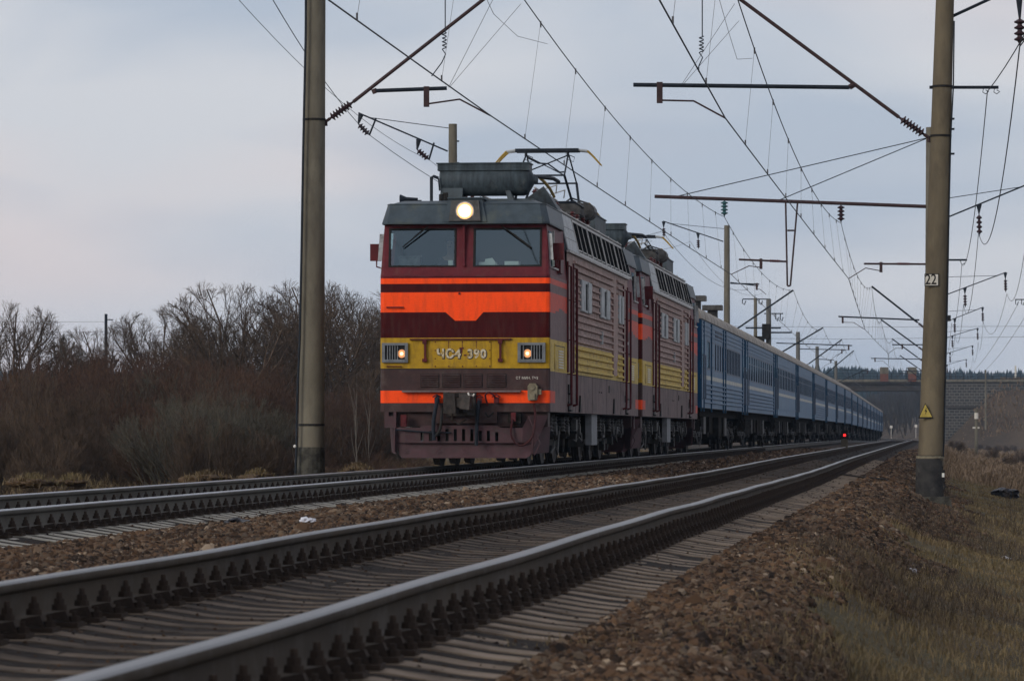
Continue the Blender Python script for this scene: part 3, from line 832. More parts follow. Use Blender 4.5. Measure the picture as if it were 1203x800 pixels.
    fr.hexa([(-.25, -.165, 4.15), (.29, -.165, 4.15), (.29, -.09, 4.15), (-.25, -.09, 4.15)], [(-.21, -.125, 4.50), (.25, -.125, 4.50), (.25, -.05, 4.50), (-.21, -.05, 4.50)])
    out.append(('visor_roof', T(b), ['visor'], None, [('headlight_housing', T(hs), ['visor']), ('headlight_frame', T(fr), ['spring_mat'])]))
    lamp = MB(); c = Vector((.02, -.15, 4.318)); lamp.lathe(c+Vector((0, .03, 0)), c, [(0, .165), (.035, .158)], 20)
    lens = MB(); lens.lathe(c+Vector((0, -.002, 0)), c+Vector((0, -1, 0)), [(0, .142), (.012, .138)], 24); lc = MB(); lc.lathe(c+Vector((.0, -.016, .0)), c+Vector((0, -1, 0)), [(0, .108), (.008, .09), (.012, .03)], 24)
    out.append(('headlight', T(lamp), ['steel_frame'], None, [('lens', T(lens), ['lamp_rim' if not rear else 'coach_glass']), ('lamp_core', T(lc), ['lamp_on' if not rear else 'coach_glass'])]))
    # --- windscreens
    for x0, x1, nm in ((-1.285, -.17, 'windscreen'), (.16, 1.285, 'windscreen')):
        g = MB(); q = lambda x, v, d: (x, v*.10/.8857+d, 3.25+v*.88/.8857)
        g.quad(q(x0, .15, .035), q(x1, .15, .035), q(x1, .785, .035), q(x0, .785, .035))
        k = MB()
        for (xa, xb, va, vb) in ((x0-.02, x1+.02, .135, .162), (x0-.02, x1+.02, .775, .80), (x0-.02, x0+.012, .162, .775), (x1-.012, x1+.02, .162, .775)):
            k.hexa([q(xa, va, -.012), q(xb, va, -.012), q(xb, va, .02), q(xa, va, .02)], [q(xa, vb, -.012), q(xb, vb, -.012), q(xb, vb, .02), q(xa, vb, .02)])
        out.append((nm, T(g), ['cab_glass'], None, [('gasket', T(k), ['black'])]))
    for s in (1, -1):
        g = MB(); g.quad((s*1.43, .27, 3.38), (s*1.43, 1.24, 3.38), (s*1.385, 1.24, 4.03), (s*1.385, .27, 4.03))
        k = MB(); k.box(*sorted((s*1.415, s*1.452)), .72, .76, 3.38, 4.02); k.box(*sorted((s*1.44, s*1.475)), .24, 1.26, 3.36, 3.39)
        out.append(('side_window', T(g), ['cab_glass'], None, [('window_bar', T(k), ['steel_frame'])]))
    return out

def loco_front(root, T, lit=True):
    """fittings on the face of the locomotive"""
    def part(name, b, mats, parent=root): return T(b).build(name, mats, parent)
    # wipers
    for pts in ([(-.64, -.03, 4.06), (-1.05, .01, 3.72)], [(-.60, -.03, 4.05), (-.97, .0, 3.77)], [(.62, -.03, 4.07), (1.12, .01, 3.70)], [(.66, -.03, 4.05), (1.0, .0, 3.81)]):
        pass
    for s, (p0, p1) in ((-1, ((-.62, -.02, 4.07), (-1.06, .0, 3.72))), (1, ((.62, -.02, 4.08), (1.12, .0, 3.70)))):
        b = MB(); b.tube([p0, p1], .011, 5)
        q0 = Vector(p0).lerp(Vector(p1), .42); b.hexa([tuple(q0+Vector((-.012, -.02, 0))), tuple(q0+Vector((.012, -.02, .018))), tuple(q0+Vector((.012, .02, .018))), tuple(q0+Vector((-.012, .02, 0)))],
            [tuple(Vector(p1)+Vector((-.012, -.02, 0))), tuple(Vector(p1)+Vector((.012, -.02, .018))), tuple(Vector(p1)+Vector((.012, .02, .018))), tuple(Vector(p1)+Vector((-.012, .02, 0)))])
        b.tube([(p0[0]+.05*s, -.02, 4.05), tuple(Vector(p0).lerp(Vector(p1), .6)+Vector((0, -.01, .02)))], .006, 4)
        part('wiper', b, 'black')
    # things standing on the desk behind the glass
    b = MB(); b.box(.22, .50, .16, .5, 3.40, 3.47); b.hexa([(.30, .18, 3.40), (.55, .18, 3.40), (.50, .30, 3.40), (.30, .30, 3.40)], [(.33, .18, 3.52), (.45, .18, 3.54), (.45, .24, 3.5), (.33, .24, 3.5)])
    b.box(.66, .90, .16, .4, 3.41, 3.48); b.box(-.30, -.22, .14, .2, 3.40, 3.50)
    part('papers', b, 'paper')
    b = MB(); b.box(-1.15, -.80, .2, .4, 3.40, 3.56); b.box(-1.17, -.76, .17, .2, 3.56, 3.58); part('desk_instruments', b, 'spring_mat')
    # lamp boxes
    for s, x0, x1, xb in ((-1, -1.41, -.965, -1.075), (1, .905, 1.375, 1.07)):
        b = MB(); b.cm = 0; f = .052
        b.box(x0, x1, -.055, -.002, 1.765, 1.765+f); b.box(x0, x1, -.055, -.002, 2.097-f*.8, 2.097)
        b.box(x0, x0+f, -.055, -.002, 1.765+f, 2.097-f*.8); b.box(x1-f, x1, -.055, -.002, 1.765+f, 2.097-f*.8)
        b.cm = 1; b.box(x0+f, x1-f, -.012, -.004, 1.765+f, 2.055)
        b.cm = 0; n = 8
        for k in range(1, n):
            x = x0+f+(x1-x0-2*f)*k/n
            if abs(x-xb) < .05: continue
            b.box(x-.008, x+.008, -.045, -.013, 1.765+f, 2.055)
        for k in range(7): b.box(x0+.05+k*.055, x0+.075+k*.055, -.064, -.055, 1.782, 1.802)
        o = part('lamp_box', b, ['lamp_box', 'black'])
        b = MB(); b.lathe((xb, -.013, 1.915), (xb, -1, 1.915), [(0, .072), (.008, .070)], 16); part('reflector', b, 'bulb_halo' if lit else 'spring_mat', o)
        b = MB(); b.lathe((xb, -.021, 1.915), (xb, -1, 1.915), [(0, .030), (.015, .026), (.022, .01)], 12); part('bulb', b, 'bulb_on' if lit else 'spring_mat', o)
    # number panel
    b = MB(); b.cm = 0; b.box(-.515, .445, -.018, -.002, 1.685, 2.126)
    b.cm = 1
    for x in (-.50, -.27, -.035, .2, .43):
        for z in (1.70, 2.11): b.cyl((x, -.026, z), (x, -.016, z), .012, n=6)
    for z in (1.83, 1.97):
        for x in (-.50, .43): b.cyl((x, -.026, z), (x, -.016, z), .012, n=6)
    for x in (-.275, -.035, .205): b.box(x-.004, x+.004, -.0195, -.0175, 2.0, 2.126)
    np_ = part('number_panel', b, ['yellow', 'rail_red'])
    rot = Matrix.Rotation(math.pi/2, 4, 'X')
    flip = Matrix.Identity(4)
    if T is turned: flip = Matrix.Translation((0, LL, 0)) @ Matrix.Rotation(math.pi, 4, 'Z')
    for body, x, z, sz in (('ЧС4', -.275, 1.905, .205), ('390', .205, 1.905, .205)):
        text_mesh('number_shadow', body, sz, 'coupler_mat', np_, flip @ Matrix.Translation((x+.010, -.0195, z-.008)) @ rot, .001, .016, 1.1)
        text_mesh('number_text', body, sz, 'under_light' if False else 'white_scuffed', np_, flip @ Matrix.Translation((x, -.0215, z)) @ rot, .0015, .007, 1.1)
    text_mesh('number_text', 'т', .15, 'rail_red', np_, flip @ Matrix.Translation((-.050, -.022, 1.975)) @ rot, .002, .006, 1.0)
    text_mesh('number_text', '-', .16, 'rail_red', np_, flip @ Matrix.Translation((.008, -.022, 1.90)) @ rot, .002, .004, 1.0)
    # ledge above the panel with two lamp brackets
    b = MB(); b.box(-.935, .80, -.05, -.002, 2.145, 2.168)
    for x in (-.68, .61):
        b.box(x-.035, x+.035, -.07, -.002, 2.08, 2.145); b.box(x-.018+.01*(x < 0), x+.018+.01*(x < 0), -.05, -.03, 1.80, 2.08); b.box(x-.04, x+.04, -.06, -.002, 1.775, 1.83)
    part('bracket_rail', b, 'rail_red')
    # handle left and little rivet on broad stripe
    b = MB(); b.tube([(-1.33, -.002, 2.70), (-1.33, -.05, 2.70), (-1.05, -.05, 2.70), (-1.05, -.002, 2.70)], .012, 5); b.cyl((-.09, -.03, 2.93), (-.09, 0, 2.93), .02, n=8)
    b.tube([(-1.33, -.002, 1.70), (-1.33, -.04, 1.70), (-1.08, -.04, 1.70), (-1.08, -.002, 1.70)], .010, 5)
    part('hand_grip', b, 'rail_red')
    # louvre groups
    for x0, x1 in ((-.745, -.445), (-.375, -.073), (-.010, .293), (.388, .70)):
        b = MB(); b.cm = 1; b.box(x0-.01, x1+.01, -.006, -.002, 1.345, 1.575); b.cm = 0
        for k in range(7):
            z = 1.355+k*.031
            b.hexa([(x0, -.028, z), (x1, -.028, z), (x1, -.006, z+.018), (x0, -.006, z+.018)], [(x0, -.028, z+.006), (x1, -.028, z+.006), (x1, -.006, z+.024), (x0, -.006, z+.024)])
        part('louvre', b, ['skirt', 'black'])
    text_mesh('small_lettering', 'СТ МИН. ТЧ3', .060, 'sign_white', root, flip @ Matrix.Translation((1.06, -.004, 1.50)) @ rot, .001)
    # foot rail
    b = MB(); b.box(-1.06, .96, -.11, -.002, 1.262, 1.292); part('foot_rail', b, 'skirt_side')
    # automatic coupler
    b = MB()
    b.box(-.30, .20, -.16, -.003, .86, 1.255)
    b.box(-.20, .05, -.55, -.16, .93, 1.16)
    b.hexa([(-.26, -.85, .90), (-.06, -.78, .90), (-.02, -.5, .90), (-.24, -.5, .90)], [(-.24, -.82, 1.24), (-.08, -.76, 1.24), (-.04, -.5, 1.24), (-.22, -.5, 1.24)])
    b.hexa([(.0, -.74, .98), (.17, -.80, .96), (.19, -.45, .98), (.0, -.45, .98)], [(.02, -.70, 1.22), (.18, -.74, 1.20), (.19, -.45, 1.20), (.02, -.45, 1.22)])
    b.box(-.10, .06, -.72, -.5, 1.0, 1.16); b.box(-.33, -.26, -.3, -.02, 1.0, 1.26)
    b.tube([(-.14, -.5, .93), (-.16, -.5, .80), (-.05, -.45, .72), (.08, -.4, .80)], .015, 5)
    cp = part('coupler', b, 'coupler_mat')
    b = MB()
    for x in (-.235, .13):
        b.tube([(x-.05, -.18, 1.25), (x-.03, -.2, 1.20), (x+.03, -.2, 1.19), (x+.06, -.2, 1.23)], .018, 5)
    part('coupler_chain', b, 'white_paint', cp)
    # beam under the face, dark gap, and the snow plough
    b = MB(); b.box(-1.33, 1.40, .12, .5, .68, .928); b.box(-.55, .55, -.02, .3, .74, .93); part('buffer_beam', b, 'skirt')
    b = MB(); yy = -.16
    def pl(pts): b.poly([(x, yy+(.0 if abs(x) < 1.0 else (abs(x)-1.0)*.5), z) for x, z in pts]); b.poly([(x, yy+.03+(.0 if abs(x) < 1.0 else (abs(x)-1.0)*.5), z) for x, z in pts][::-1])
    pl([(-1.10, .20), (-1.05, .15), (1.06, .15), (1.12, .19), (1.22, .405), (-1.16, .405)])
    pl([(-1.16, .665), (-1.16, .66), (-.757, .66), (-.684, .70), (.555, .70), (.638, .66), (1.0, .66), (1.107, .872), (1.41, .872), (1.335, .66), (1.0, .66)])
    hs = []
    for k in range(10):
        x = (320+k*53.5)/5.468+440; lx = (x-547.5)/69.4; e = .052 if k in (0, 9) else (.0 if 2 < k < 7 else .03)
        hs.append((lx-.027+1.0, lx+.027+1.0, .03, .235-e))
    b.holed((-1.0, yy, .405), (1, 0, 0), (0, 0, 1), 2.0, .255, hs, .03, (0, 1, 0))
    pl([(-1.16, .405), (-1.0, .405), (-1.0, .66), (-1.16, .66)]); pl([(1.0, .405), (1.22, .405), (1.335, .66), (1.0, .66)])
    for s in (-1, 1):      # side plates running back
        x = s*1.16; b.hexa([(x-.015, yy+.08, .22), (x+.015, yy+.08, .22), (s*1.34+.015, yy+.9, .24), (s*1.34-.015, yy+.9, .24)], [(x-.015, yy+.08, .66), (x+.015, yy+.08, .66), (s*1.37+.015, yy+.9, .70), (s*1.37-.015, yy+.9, .70)])
    for x in (-1.0, -.45, -.02, .42, .93):
        for dx, dz in ((-.02, .04), (.02, 0), (0, -.03)): b.cyl((x+dx, yy-.012, .28+dz), (x+dx, yy, .28+dz), .013, n=6)
    b.tube([(1.10, yy-.01, .86), (1.30, yy-.0, .40), (1.20, yy-.0, .2)], .012, 4)
    b.box(-1.19, -1.165, yy-.04, yy+.1, .25, .66)
    part('snow_plough', b, 'plow')
    # step boxes and pipes at the corners
    b = MB(); b.box(-1.37, -1.17, -.02, .30, .66, .86); b.box(-1.37, -1.30, .0, .2, .86, .93); b.box(-1.22, -1.17, .0, .2, .86, .93); part('corner_step', b, 'plow')
    b = MB(); b.tube([(-1.15, -.20, .63), (-.6, -.22, .585), (-.2, -.21, .58)], .013, 5); part('uncoupling_rod', b, 'steel_blue')
    # hoses
    def hose(pts, r, m, tip=None):
        b = MB(); n = len(pts); P_ = [Vector(p) for p in pts]; path = []
        for i in range(n-1):
            a, c_, d, e = P_[max(i-1, 0)], P_[i], P_[i+1], P_[min(i+2, n-1)]
            for k in range(6):
                t = k/6; path.append(.5*((2*c_)+(d-a)*t+(2*a-5*c_+4*d-e)*t*t+(-a+3*c_-3*d+e)*t**3))
        path.append(P_[-1]); b.tube(path, r, 8)
        o = part('brake_hose', b, m)
        if tip:
            t = MB(); x, y, z = tip; t.box(x-.04, x+.04, y-.04, y+.04, z-.05, z+.05); t.tube([(x-.07, y-.02, z+.05), (x, y-.05, z+.09), (x+.07, y-.02, z+.05)], .012, 5); part('hose_tap', t, 'rail_red' if x > -.3 else 'steel_blue', o)
        return o
    hose([(-.46, -.05, 1.18), (-.46, -.20, 1.05), (-.50, -.26, .75), (-.49, -.28, .45)], .034, 'steel_blue', (-.46, -.09, 1.13))
    hose([(-.38, -.05, 1.02), (-.36, -.22, .95), (-.38, -.30, .65), (-.46, -.28, .52)], .026, 'black')
    hose([(.26, -.05, 1.12), (.26, -.20, 1.05), (.24, -.26, .75), (.23, -.28, .36)], .032, 'steel_blue', (.26, -.09, 1.12))
    hose([(.40, -.05, 1.04), (.37, -.16, 1.20), (.44, -.22, 1.255), (.52, -.16, 1.2), (.53, -.06, 1.13)], .016, 'rail_red', (.55, -.07, 1.13))
    hose([(.84, -.02, .86), (.82, -.20, .70), (.83, -.26, .50), (.99, -.28, .36), (1.17, -.26, .50), (1.22, -.20, .80), (1.19, -.06, 1.06)], .020, 'hose_red')
    hose([(.36, -.1, .92), (.42, -.14, .85), (.5, -.1, .92)], .014, 'black')
    b = MB(); b.box(.74, .96, -.06, .2, .74, .90); part('socket_bracket', b, 'under')
    b = MB(); b.box(.80, .88, -.12, -.06, .77, .92); b.box(-1.08, -.98, -.12, .0, .68, .88); b.cyl((-1.03, -.14, .78), (-1.03, -.1, .78), .04, n=8); part('red_valve', b, 'rail_red')
    b = MB(); b.prism([(1.095, 1.12), (1.23, 1.12), (1.25, 1.20), (1.25, 1.36), (1.21, 1.41), (1.12, 1.41), (1.085, 1.36), (1.085, 1.2)], 'y', -.15, -.002)
    b.cyl((1.165, -.17, 1.34), (1.165, -.15, 1.34), .045, n=10); b.box(1.23, 1.31, -.11, -.02, 1.22, 1.31); b.box(1.13, 1.21, -.19, -.15, 1.13, 1.24)
    part('cable_socket', b, 'dust_khaki')

def bogie(root, yc, wheels, wr, hw, name='bogie', beam=(.42, .74), pale=False, seed=0):
    rng = random.Random(seed)
    b = MB(); names = ['under', 'spring_mat', 'under_light', 'black']
    y0, y1 = wheels[0]-.75, wheels[-1]+.75
    for s in (1, -1):
        x0, x1 = sorted((s*(hw-.10), s*(hw+.02)))
        b.cm = 0; b.box(x0, x1, yc+y0, yc+y1, beam[0]+.08, beam[1])
        for k, wy in enumerate(wheels):
            b.cm = 0
            b.hexa([(s*(hw-.02), yc+wy-.20, wr-.18), (s*(hw+.15), yc+wy-.16, wr-.15), (s*(hw+.15), yc+wy+.16, wr-.15), (s*(hw-.02), yc+wy+.20, wr-.18)],
                   [(s*(hw-.02), yc+wy-.20, wr+.16), (s*(hw+.15), yc+wy-.16, wr+.13), (s*(hw+.15), yc+wy+.16, wr+.13), (s*(hw-.02), yc+wy+.20, wr+.16)])
            b.cm = 2; b.cyl((s*(hw+.14), yc+wy, wr), (s*(hw+.20), yc+wy, wr), .11, .10, 12)
            for q in (-.36, .36):
                b.cm = 1
                pr = []
                for t in range(9): pr.append((t*.032, .075 if t % 2 == 0 else .055))
                b.lathe((s*(hw+.10), yc+wy+q, wr-.02), (s*(hw+.10), yc+wy+q, 5), pr, 8)
                b.cm = 0; b.box(*sorted((s*(hw+.01), s*(hw+.17))), yc+wy+q-.09, yc+wy+q+.09, wr-.07, wr-.02)
            # brake shoe and hanger
            for q in (-1, 1):
                b.cm = 0
                yy = yc+wy+q*(wr+.07)
                b.box(*sorted((s*.74, s*.86)), yy-.035, yy+.035, wr-.26, wr+.12)
                b.cm = 2; b.tube([(s*.93, yy, .80), (s*.95, yy+q*.02, wr-.1), (s*.93, yy-q*.04, .22)], .018, 5)
        for k in range(7):
            yy = yc+rng.uniform(y0, y1); zz = rng.uniform(.30, .75); a, c_, h = rng.uniform(.06, .22), rng.uniform(.05, .2), rng.uniform(.06, .25)
            b.cm = rng.choice((0, 0, 3, 2)); xx = hw+rng.uniform(.06, .16)
            b.box(*sorted((s*(xx-.06), s*(xx+.04))), yy-a, yy+a, zz-h/2, zz+h/2)
        for k in range(6):
            b.cm = rng.choice((2, 0, 1)); yy = yc+rng.uniform(y0, y1-.5); z1 = rng.uniform(.2, .8)
            b.tube([(s*(hw+.15), yy, z1), (s*(hw+.18), yy+rng.uniform(.1, .4), z1+rng.uniform(-.2, .1)), (s*(hw+.14), yy+rng.uniform(.5, .8), rng.uniform(.3, .85))], .016, 5)
        b.cm = 3
        for wy in wheels:
            b.tube([(s*.84, yc+wy-wr-.12, .75), (s*.80, yc+wy-wr-.10, .4), (s*.79, yc+wy-wr*.75, .07)], [.022, .02, .016], 5)
    b.cm = 3; b.box(-.95, .95, yc+y0+.2, yc+y1-.2, .35, .62)
    for wy in wheels[:-1]: b.box(-.6, .6, yc+wy+.2, yc+wy+1.1, .18, .8)
    o = b.build(name, names, root)
    for wy in wheels:
        for s in (1, -1):
            k = MB(); c = Vector((s*.70, yc+wy, wr))
            k.lathe(c, c+Vector((s, 0, 0)), [(0, wr+.028), (.03, wr+.024), (.035, wr), (.13, wr-.012), (.135, wr-.05), (.10, wr-.09), (.085, .2), (.13, .17), (.16, .10)], 30)
            k.build('wheel', 'wheel_mat', o)
    return o

def make_loco():
    r = empty('electric_locomotive', (0, 0, 0))
    for rear in (False, True):
        for name, b, mats, _, kids in cab_parts(rear):
            o = b.build(name, mats, r)
            for kn, kb, km in kids: kb.build(kn, km, o)
        loco_front(r, turned if rear else (lambda b: b), lit=not rear)
    # ---- middle body
    names = ['skirt_side', 'yellow_side', 'side_purple', 'black']
    b = MB()
    for s in (1, -1):
        x = s*HW
        b.cm = 0; b.quad((x, 2.95, .93), (x, 16.05, .93), (x, 16.05, 1.62), (x, 2.95, 1.62))
        b.cm = 1; b.quad((x, 2.95, 1.62), (x, 16.05, 1.62), (x, 16.05, 2.16), (x, 2.95, 2.16))
        b.cm = 2; b.quad((x, 2.95, 2.16), (x, 16.05, 2.16), (x, 16.05, 3.79), (x, 2.95, 3.79))
        # pressed ribs, interrupted by smooth panels
        for t0, t1 in ((4.15, 12.3), (13.35, 14.85)):
            z = 1.68; k = 0
            while z < 3.68:
                b.cm = 1 if z < 2.13 else 2
                segs = [(t0, t1)]
                if 2.75 < z < 3.40 :
                    wins = [(5.35, 7.45), (9.35, 11.45)] if t0 < 10 else [(13.5, 14.75)]
                    segs = []; c0 = t0
                    for w0, w1 in wins:
                        if w0-.1 > c0: segs.append((c0, w0-.1))
                        c0 = w1+.1
                    if c0 < t1: segs.append((c0, t1))
                for a, c_ in segs:
                    x0, x1 = x, x+s*.042
                    b.hexa([(x0, a, z), (x1, a+.02, z+.012), (x1, c_-.02, z+.012), (x0, c_, z)], [(x0, a, z+.066), (x1, a+.02, z+.045), (x1, c_-.02, z+.045), (x0, c_, z+.066)])
                z += .128
        # seams of the skirt, small hatches, lifting pockets
        b.cm = 3
        for t in (2.95, 4.6, 7.9, 11.1, 14.4, 16.0): b.box(*sorted((x, x+s*.004)), t-.006, t+.006, .93, 1.62)
        b.box(*sorted((x, x+s*.003)), 3.0, 16.0, 1.612, 1.624)
        for t, z0, z1 in ((3.3, 1.05, 1.28), (9.4, 1.34, 1.36), (9.9, 1.34, 1.36), (11.6, 1.36, 1.50), (15.5, 1.2, 1.34)): b.box(*sorted((x, x+s*.01)), t-.09, t+.09, z0, z1)
        for t in (5.3, 12.6): b.prism([(t-.16, .95), (t+.14, .95), (t, 1.25)], 'x', *sorted((x, x+s*.03)))
    b.cm = 3; b.quad((-HW, .05, .93), (HW, .05, .93), (HW, LL-.05, .93), (-HW, LL-.05, .93))
    body = b.build('body', names, r)
    # smooth wide pilasters
    for s in (1, -1):
        b = MB(); b.box(*sorted((s*HW, s*(HW+.035))), 12.3, 13.3, 2.0, 3.35); b.box(*sorted((s*HW, s*(HW+.03))), 12.4, 13.2, 1.72, 2.0); b.build('side_hatch', 'side_purple', r)
        b = MB(); b.box(*sorted((s*HW, s*(HW+.05))), 9.6, 9.75, 2.28, 2.52); b.build('hatch_handle', 'panel_light', r)
        for t0, t1 in ((5.4, 7.4), (9.4, 11.4), (13.55, 14.7)):
            w_ = MB(); w_.box(*sorted((s*HW, s*(HW+.012))), t0, t1, 2.82, 3.34); o = w_.build('side_window', 'louvre_dark', r)
            f = MB(); e = t1-t0
            for a, c_ in ((0, .36), (.64, 1.0)):
                f.box(*sorted((s*(HW+.012), s*(HW+.045))), t0+e*a, t0+e*c_, 2.80, 3.36)
            f.box(*sorted((s*(HW+.012), s*(HW+.03))), t0, t1, 3.32, 3.37); f.box(*sorted((s*(HW+.012), s*(HW+.03))), t0, t1, 2.79, 2.83)
            f.build('shutter', 'panel_light', o)
        # cab doors, handrails, steps
        for rear in (0, 1):
            T = turned if rear else (lambda b: b)
            ss = s if not rear else -s
            b = MB(); b.box(*sorted((s*(HW), s*(HW+.012))), 3.12, 3.95, 1.66, 3.55); d = T(b).build('cab_door', 'side_purple', r)
            b = MB(); b.box(*sorted((s*(HW+.012), s*(HW+.05))), 3.20, 3.30, 2.4, 2.46); T(b).build('door_handle', 'steel_frame', d)
            for t in (3.02, 4.06):
                b = MB(); x = s*(HW+.075)
                b.tube([(s*HW, t, 3.52), (x, t, 3.50), (x, t, 1.20), (x, t+.03, 1.08), (s*HW, t+.05, 1.06)], .024, 7)
                for z in (2.9, 2.2, 1.6): b.box(*sorted((s*HW, x)), t-.01, t+.01, z, z+.02)
                b.box(*sorted((s*HW, s*(HW+.03))), t-.06, t+.06, 1.64, 3.6)
                T(b).build('handrail', 'rail_red', r)
            b = MB()
            for z in (.95, 1.25): b.box(*sorted((s*HW, s*(HW+.06))), 3.15, 3.45, z, z+.03); b.box(*sorted((s*HW, s*(HW+.02))), 3.15, 3.45, z, z+.18)
            T(b).build('foot_step', 'black', r)
            # louvred hatch on the yellow band of the cab side
            b = MB(); b.cm = 0; b.box(*sorted((s*HW, s*(HW+.012))), .75, 2.45, 1.66, 2.10); b.cm = 1
            for k in range(7): b.box(*sorted((s*(HW+.012), s*(HW+.02))), 1.35, 2.15, 1.69+k*.047, 1.712+k*.047)
            b.cm = 2; b.box(*sorted((s*(HW+.012), s*(HW+.015))), .76, 2.44, 2.06, 2.075); b.box(*sorted((s*(HW+.012), s*(HW+.015))), 2.42, 2.44, 1.66, 2.06)
            T(b).build('louvred_hatch', ['yellow_side', 'paper', 'coupler_mat'], r)
            # rear view mirrors
            b = MB(); b.box(*sorted((s*1.47, s*1.66)), .28, .32, 3.50, 3.79); b.tube([(s*1.55, .3, 3.50), (s*1.55, .3, 3.40), (s*1.43, .35, 3.37)], .014, 5)
            b.box(*sorted((s*1.44, s*1.50)), 1.35, 1.85, 3.32, 3.75)
            (T(b).build('mirror', 'rail_red', r) if not rear else None)
            b = MB(); b.quad((s*1.43, .12, 3.5), (s*1.50, .10, 3.5), (s*1.47, .12, 3.95), (s*1.40, .14, 3.95)); T(b).build('wind_deflector', 'panel_light', r)
    # ---- roof hood with its sloping louvre banks
    prof = [(1.46, 3.79), (1.30, 4.47), (1.10, 4.60), (.62, 4.60), (-.62, 4.55), (-1.04, 4.55), (-1.30, 4.47), (-1.46, 3.79)]
    b = MB(); b.prism(prof, 'y', 2.98, LL-2.98)
    for A, B, C_, D in (((.55, 2.94, 4.585), (1.32, 2.94, 4.46), (1.04, 2.94, 4.92), (1.12, 5.6, 4.62)),):
        b.poly([A, B, C_]); b.poly([B, D, C_]); b.poly([A, C_, D]); b.poly([A, D, B])
    b.cm = 1
    for s in (1, -1):
        b.cyl((s*1.315, 3.0, 4.49), (s*1.315, LL-3.0, 4.49), .022, n=6); b.cyl((s*1.05, 3.0, 4.62 if s > 0 else 4.57), (s*1.05, LL-3.0, 4.62 if s > 0 else 4.57), .022, n=5)
        b.box(*sorted((s*1.44, s*1.50)), 2.98, LL-2.98, 3.76, 3.80)
        for t in (4.2, 6.4, 8.6, 10.8, 13., 15.2): b.box(*sorted((s*1.0, s*1.33)), t-.012, t+.012, 4.50, 4.53)
    roof = b.build('roof_hood', ['roof_grey', 'steel_frame'], r)
    for s in (1, -1):
        ux = Vector((s*1.46, 0, 3.79)); uv = Vector((s*1.30, 0, 4.47))-ux; nrm = Vector((s*uv.z, 0, -s*uv.x)).normalized()*1.0
        nrm = Vector((s*abs(uv.z), 0, abs(uv.x))).normalized()
        def Q(t, v, d): return tuple(ux+uv*v+nrm*d+Vector((0, t, 0)))
        def bar(b, t0, t1, v0, v1, d0, d1):
            b.hexa([Q(t0, v0, d0), Q(t1, v0, d0), Q(t1, v0, d1), Q(t0, v0, d1)], [Q(t0, v1, d0), Q(t1, v1, d0), Q(t1, v1, d1), Q(t0, v1, d1)])
        b = MB(); bar(b, 2.99, 5.0, .03, .97, 0, .02)
        b.cm = 1
        for v in (.33, .62): bar(b, 3.0, 4.98, v, v+.012, .02, .023)
        b.build('hood_panel', ['panel_light', 'spring_mat'], r)
        for g in range(4):
            t0 = 5.1+g*2.98; f = MB()
            bar(f, t0, t0+.07, 0.0, 1.0, 0, .022); bar(f, t0+2.85, t0+2.92, 0, 1, 0, .022); bar(f, t0+.07, t0+2.85, 0.02, .09, 0, .020); bar(f, t0+.07, t0+2.85, .90, .97, 0, .020)
            for k in (1, 2): bar(f, t0+.07+k*.93-.022, t0+.07+k*.93+.022, .09, .90, 0, .018)
            for k in (0, 1, 2): bar(f, t0+.12+k*.93, t0+.85+k*.93, .13, .17, .009, .014)
            fo = f.build('louvre_bank', 'steel_frame', r)
            d = MB(); bar(d, t0+.07, t0+2.85, .09, .90, .003, .008)
            d.build('grille', 'louvre_dark', fo)
    # ---- compressor tank behind the headlight
    b = MB(); c0 = Vector((-.62, 1.6, 4.945))
    b.lathe(c0, c0+Vector((1, 0, 0)), [(0, .18), (.03, .255), (.08, .275), (1.46, .275), (1.53, .25), (1.585, .16), (1.64, .07), (1.70, .05)], 24)
    tk = b.build('roof_tank', 'tank', r, smooth=True)
    b = MB(); b.box(-.64, .95, 1.34, 1.86, 5.10, 5.225); b.box(-.66, .97, 1.32, 1.88, 5.215, 5.235)
    for x in (-.3, .2, .7): b.cyl((x, 1.33, 5.16), (x, 1.345, 5.16), .015, n=6)
    b.build('tank_cover', 'tank', tk)
    b = MB(); b.hexa([(-.62, 1.35, 4.50), (-.22, 1.35, 4.50), (-.22, 1.9, 4.50), (-.62, 1.9, 4.50)], [(-.58, 1.35, 4.80), (-.2, 1.35, 4.80), (-.2, 1.9, 4.80), (-.58, 1.9, 4.80)])
    b.hexa([(.62, 1.3, 4.46), (.74, 1.3, 4.46), (.74, 1.7, 4.46), (.62, 1.7, 4.46)], [(.54, 1.34, 4.75), (.62, 1.34, 4.75), (.62, 1.7, 4.75), (.54, 1.7, 4.75)])
    b.box(-.2, 1.0, 1.5, 2.9, 4.52, 4.62); b.build('tank_cradle', 'roof_grey', tk)
    # pipes and horns at the left front of the roof
    b = MB(); b.tube([(-.74, 1.3, 4.5), (-.74, 1.3, 4.98), (-.70, 1.3, 5.0), (-.62, 1.3, 4.97)], .030, 6); b.tube([(-.62, 1.3, 4.97), (-.60, 1.3, 4.75)], .012, 5)
    b.lathe((-.95, 1.1, 4.60), (-1.25, 1.1, 4.60), [(0, .02), (.2, .035), (.3, .08), (.31, .08)], 10); b.lathe((-.9, 1.2, 4.54), (-1.2, 1.2, 4.54), [(0, .05), (.3, .05)], 10)
    b.box(-1.0, -.7, 1.05, 1.4, 4.48, 4.56); b.build('horns', 'steel_blue', r)
    b = MB(); b.cyl((-.50, 1.4, 4.55), (-.50, 1.4, 4.72), .07, n=10); b.cyl((-.55, 1.15, 4.55), (-.55, 1.15, 4.68), .04, n=8); b.build('roof_valve', 'black', r)
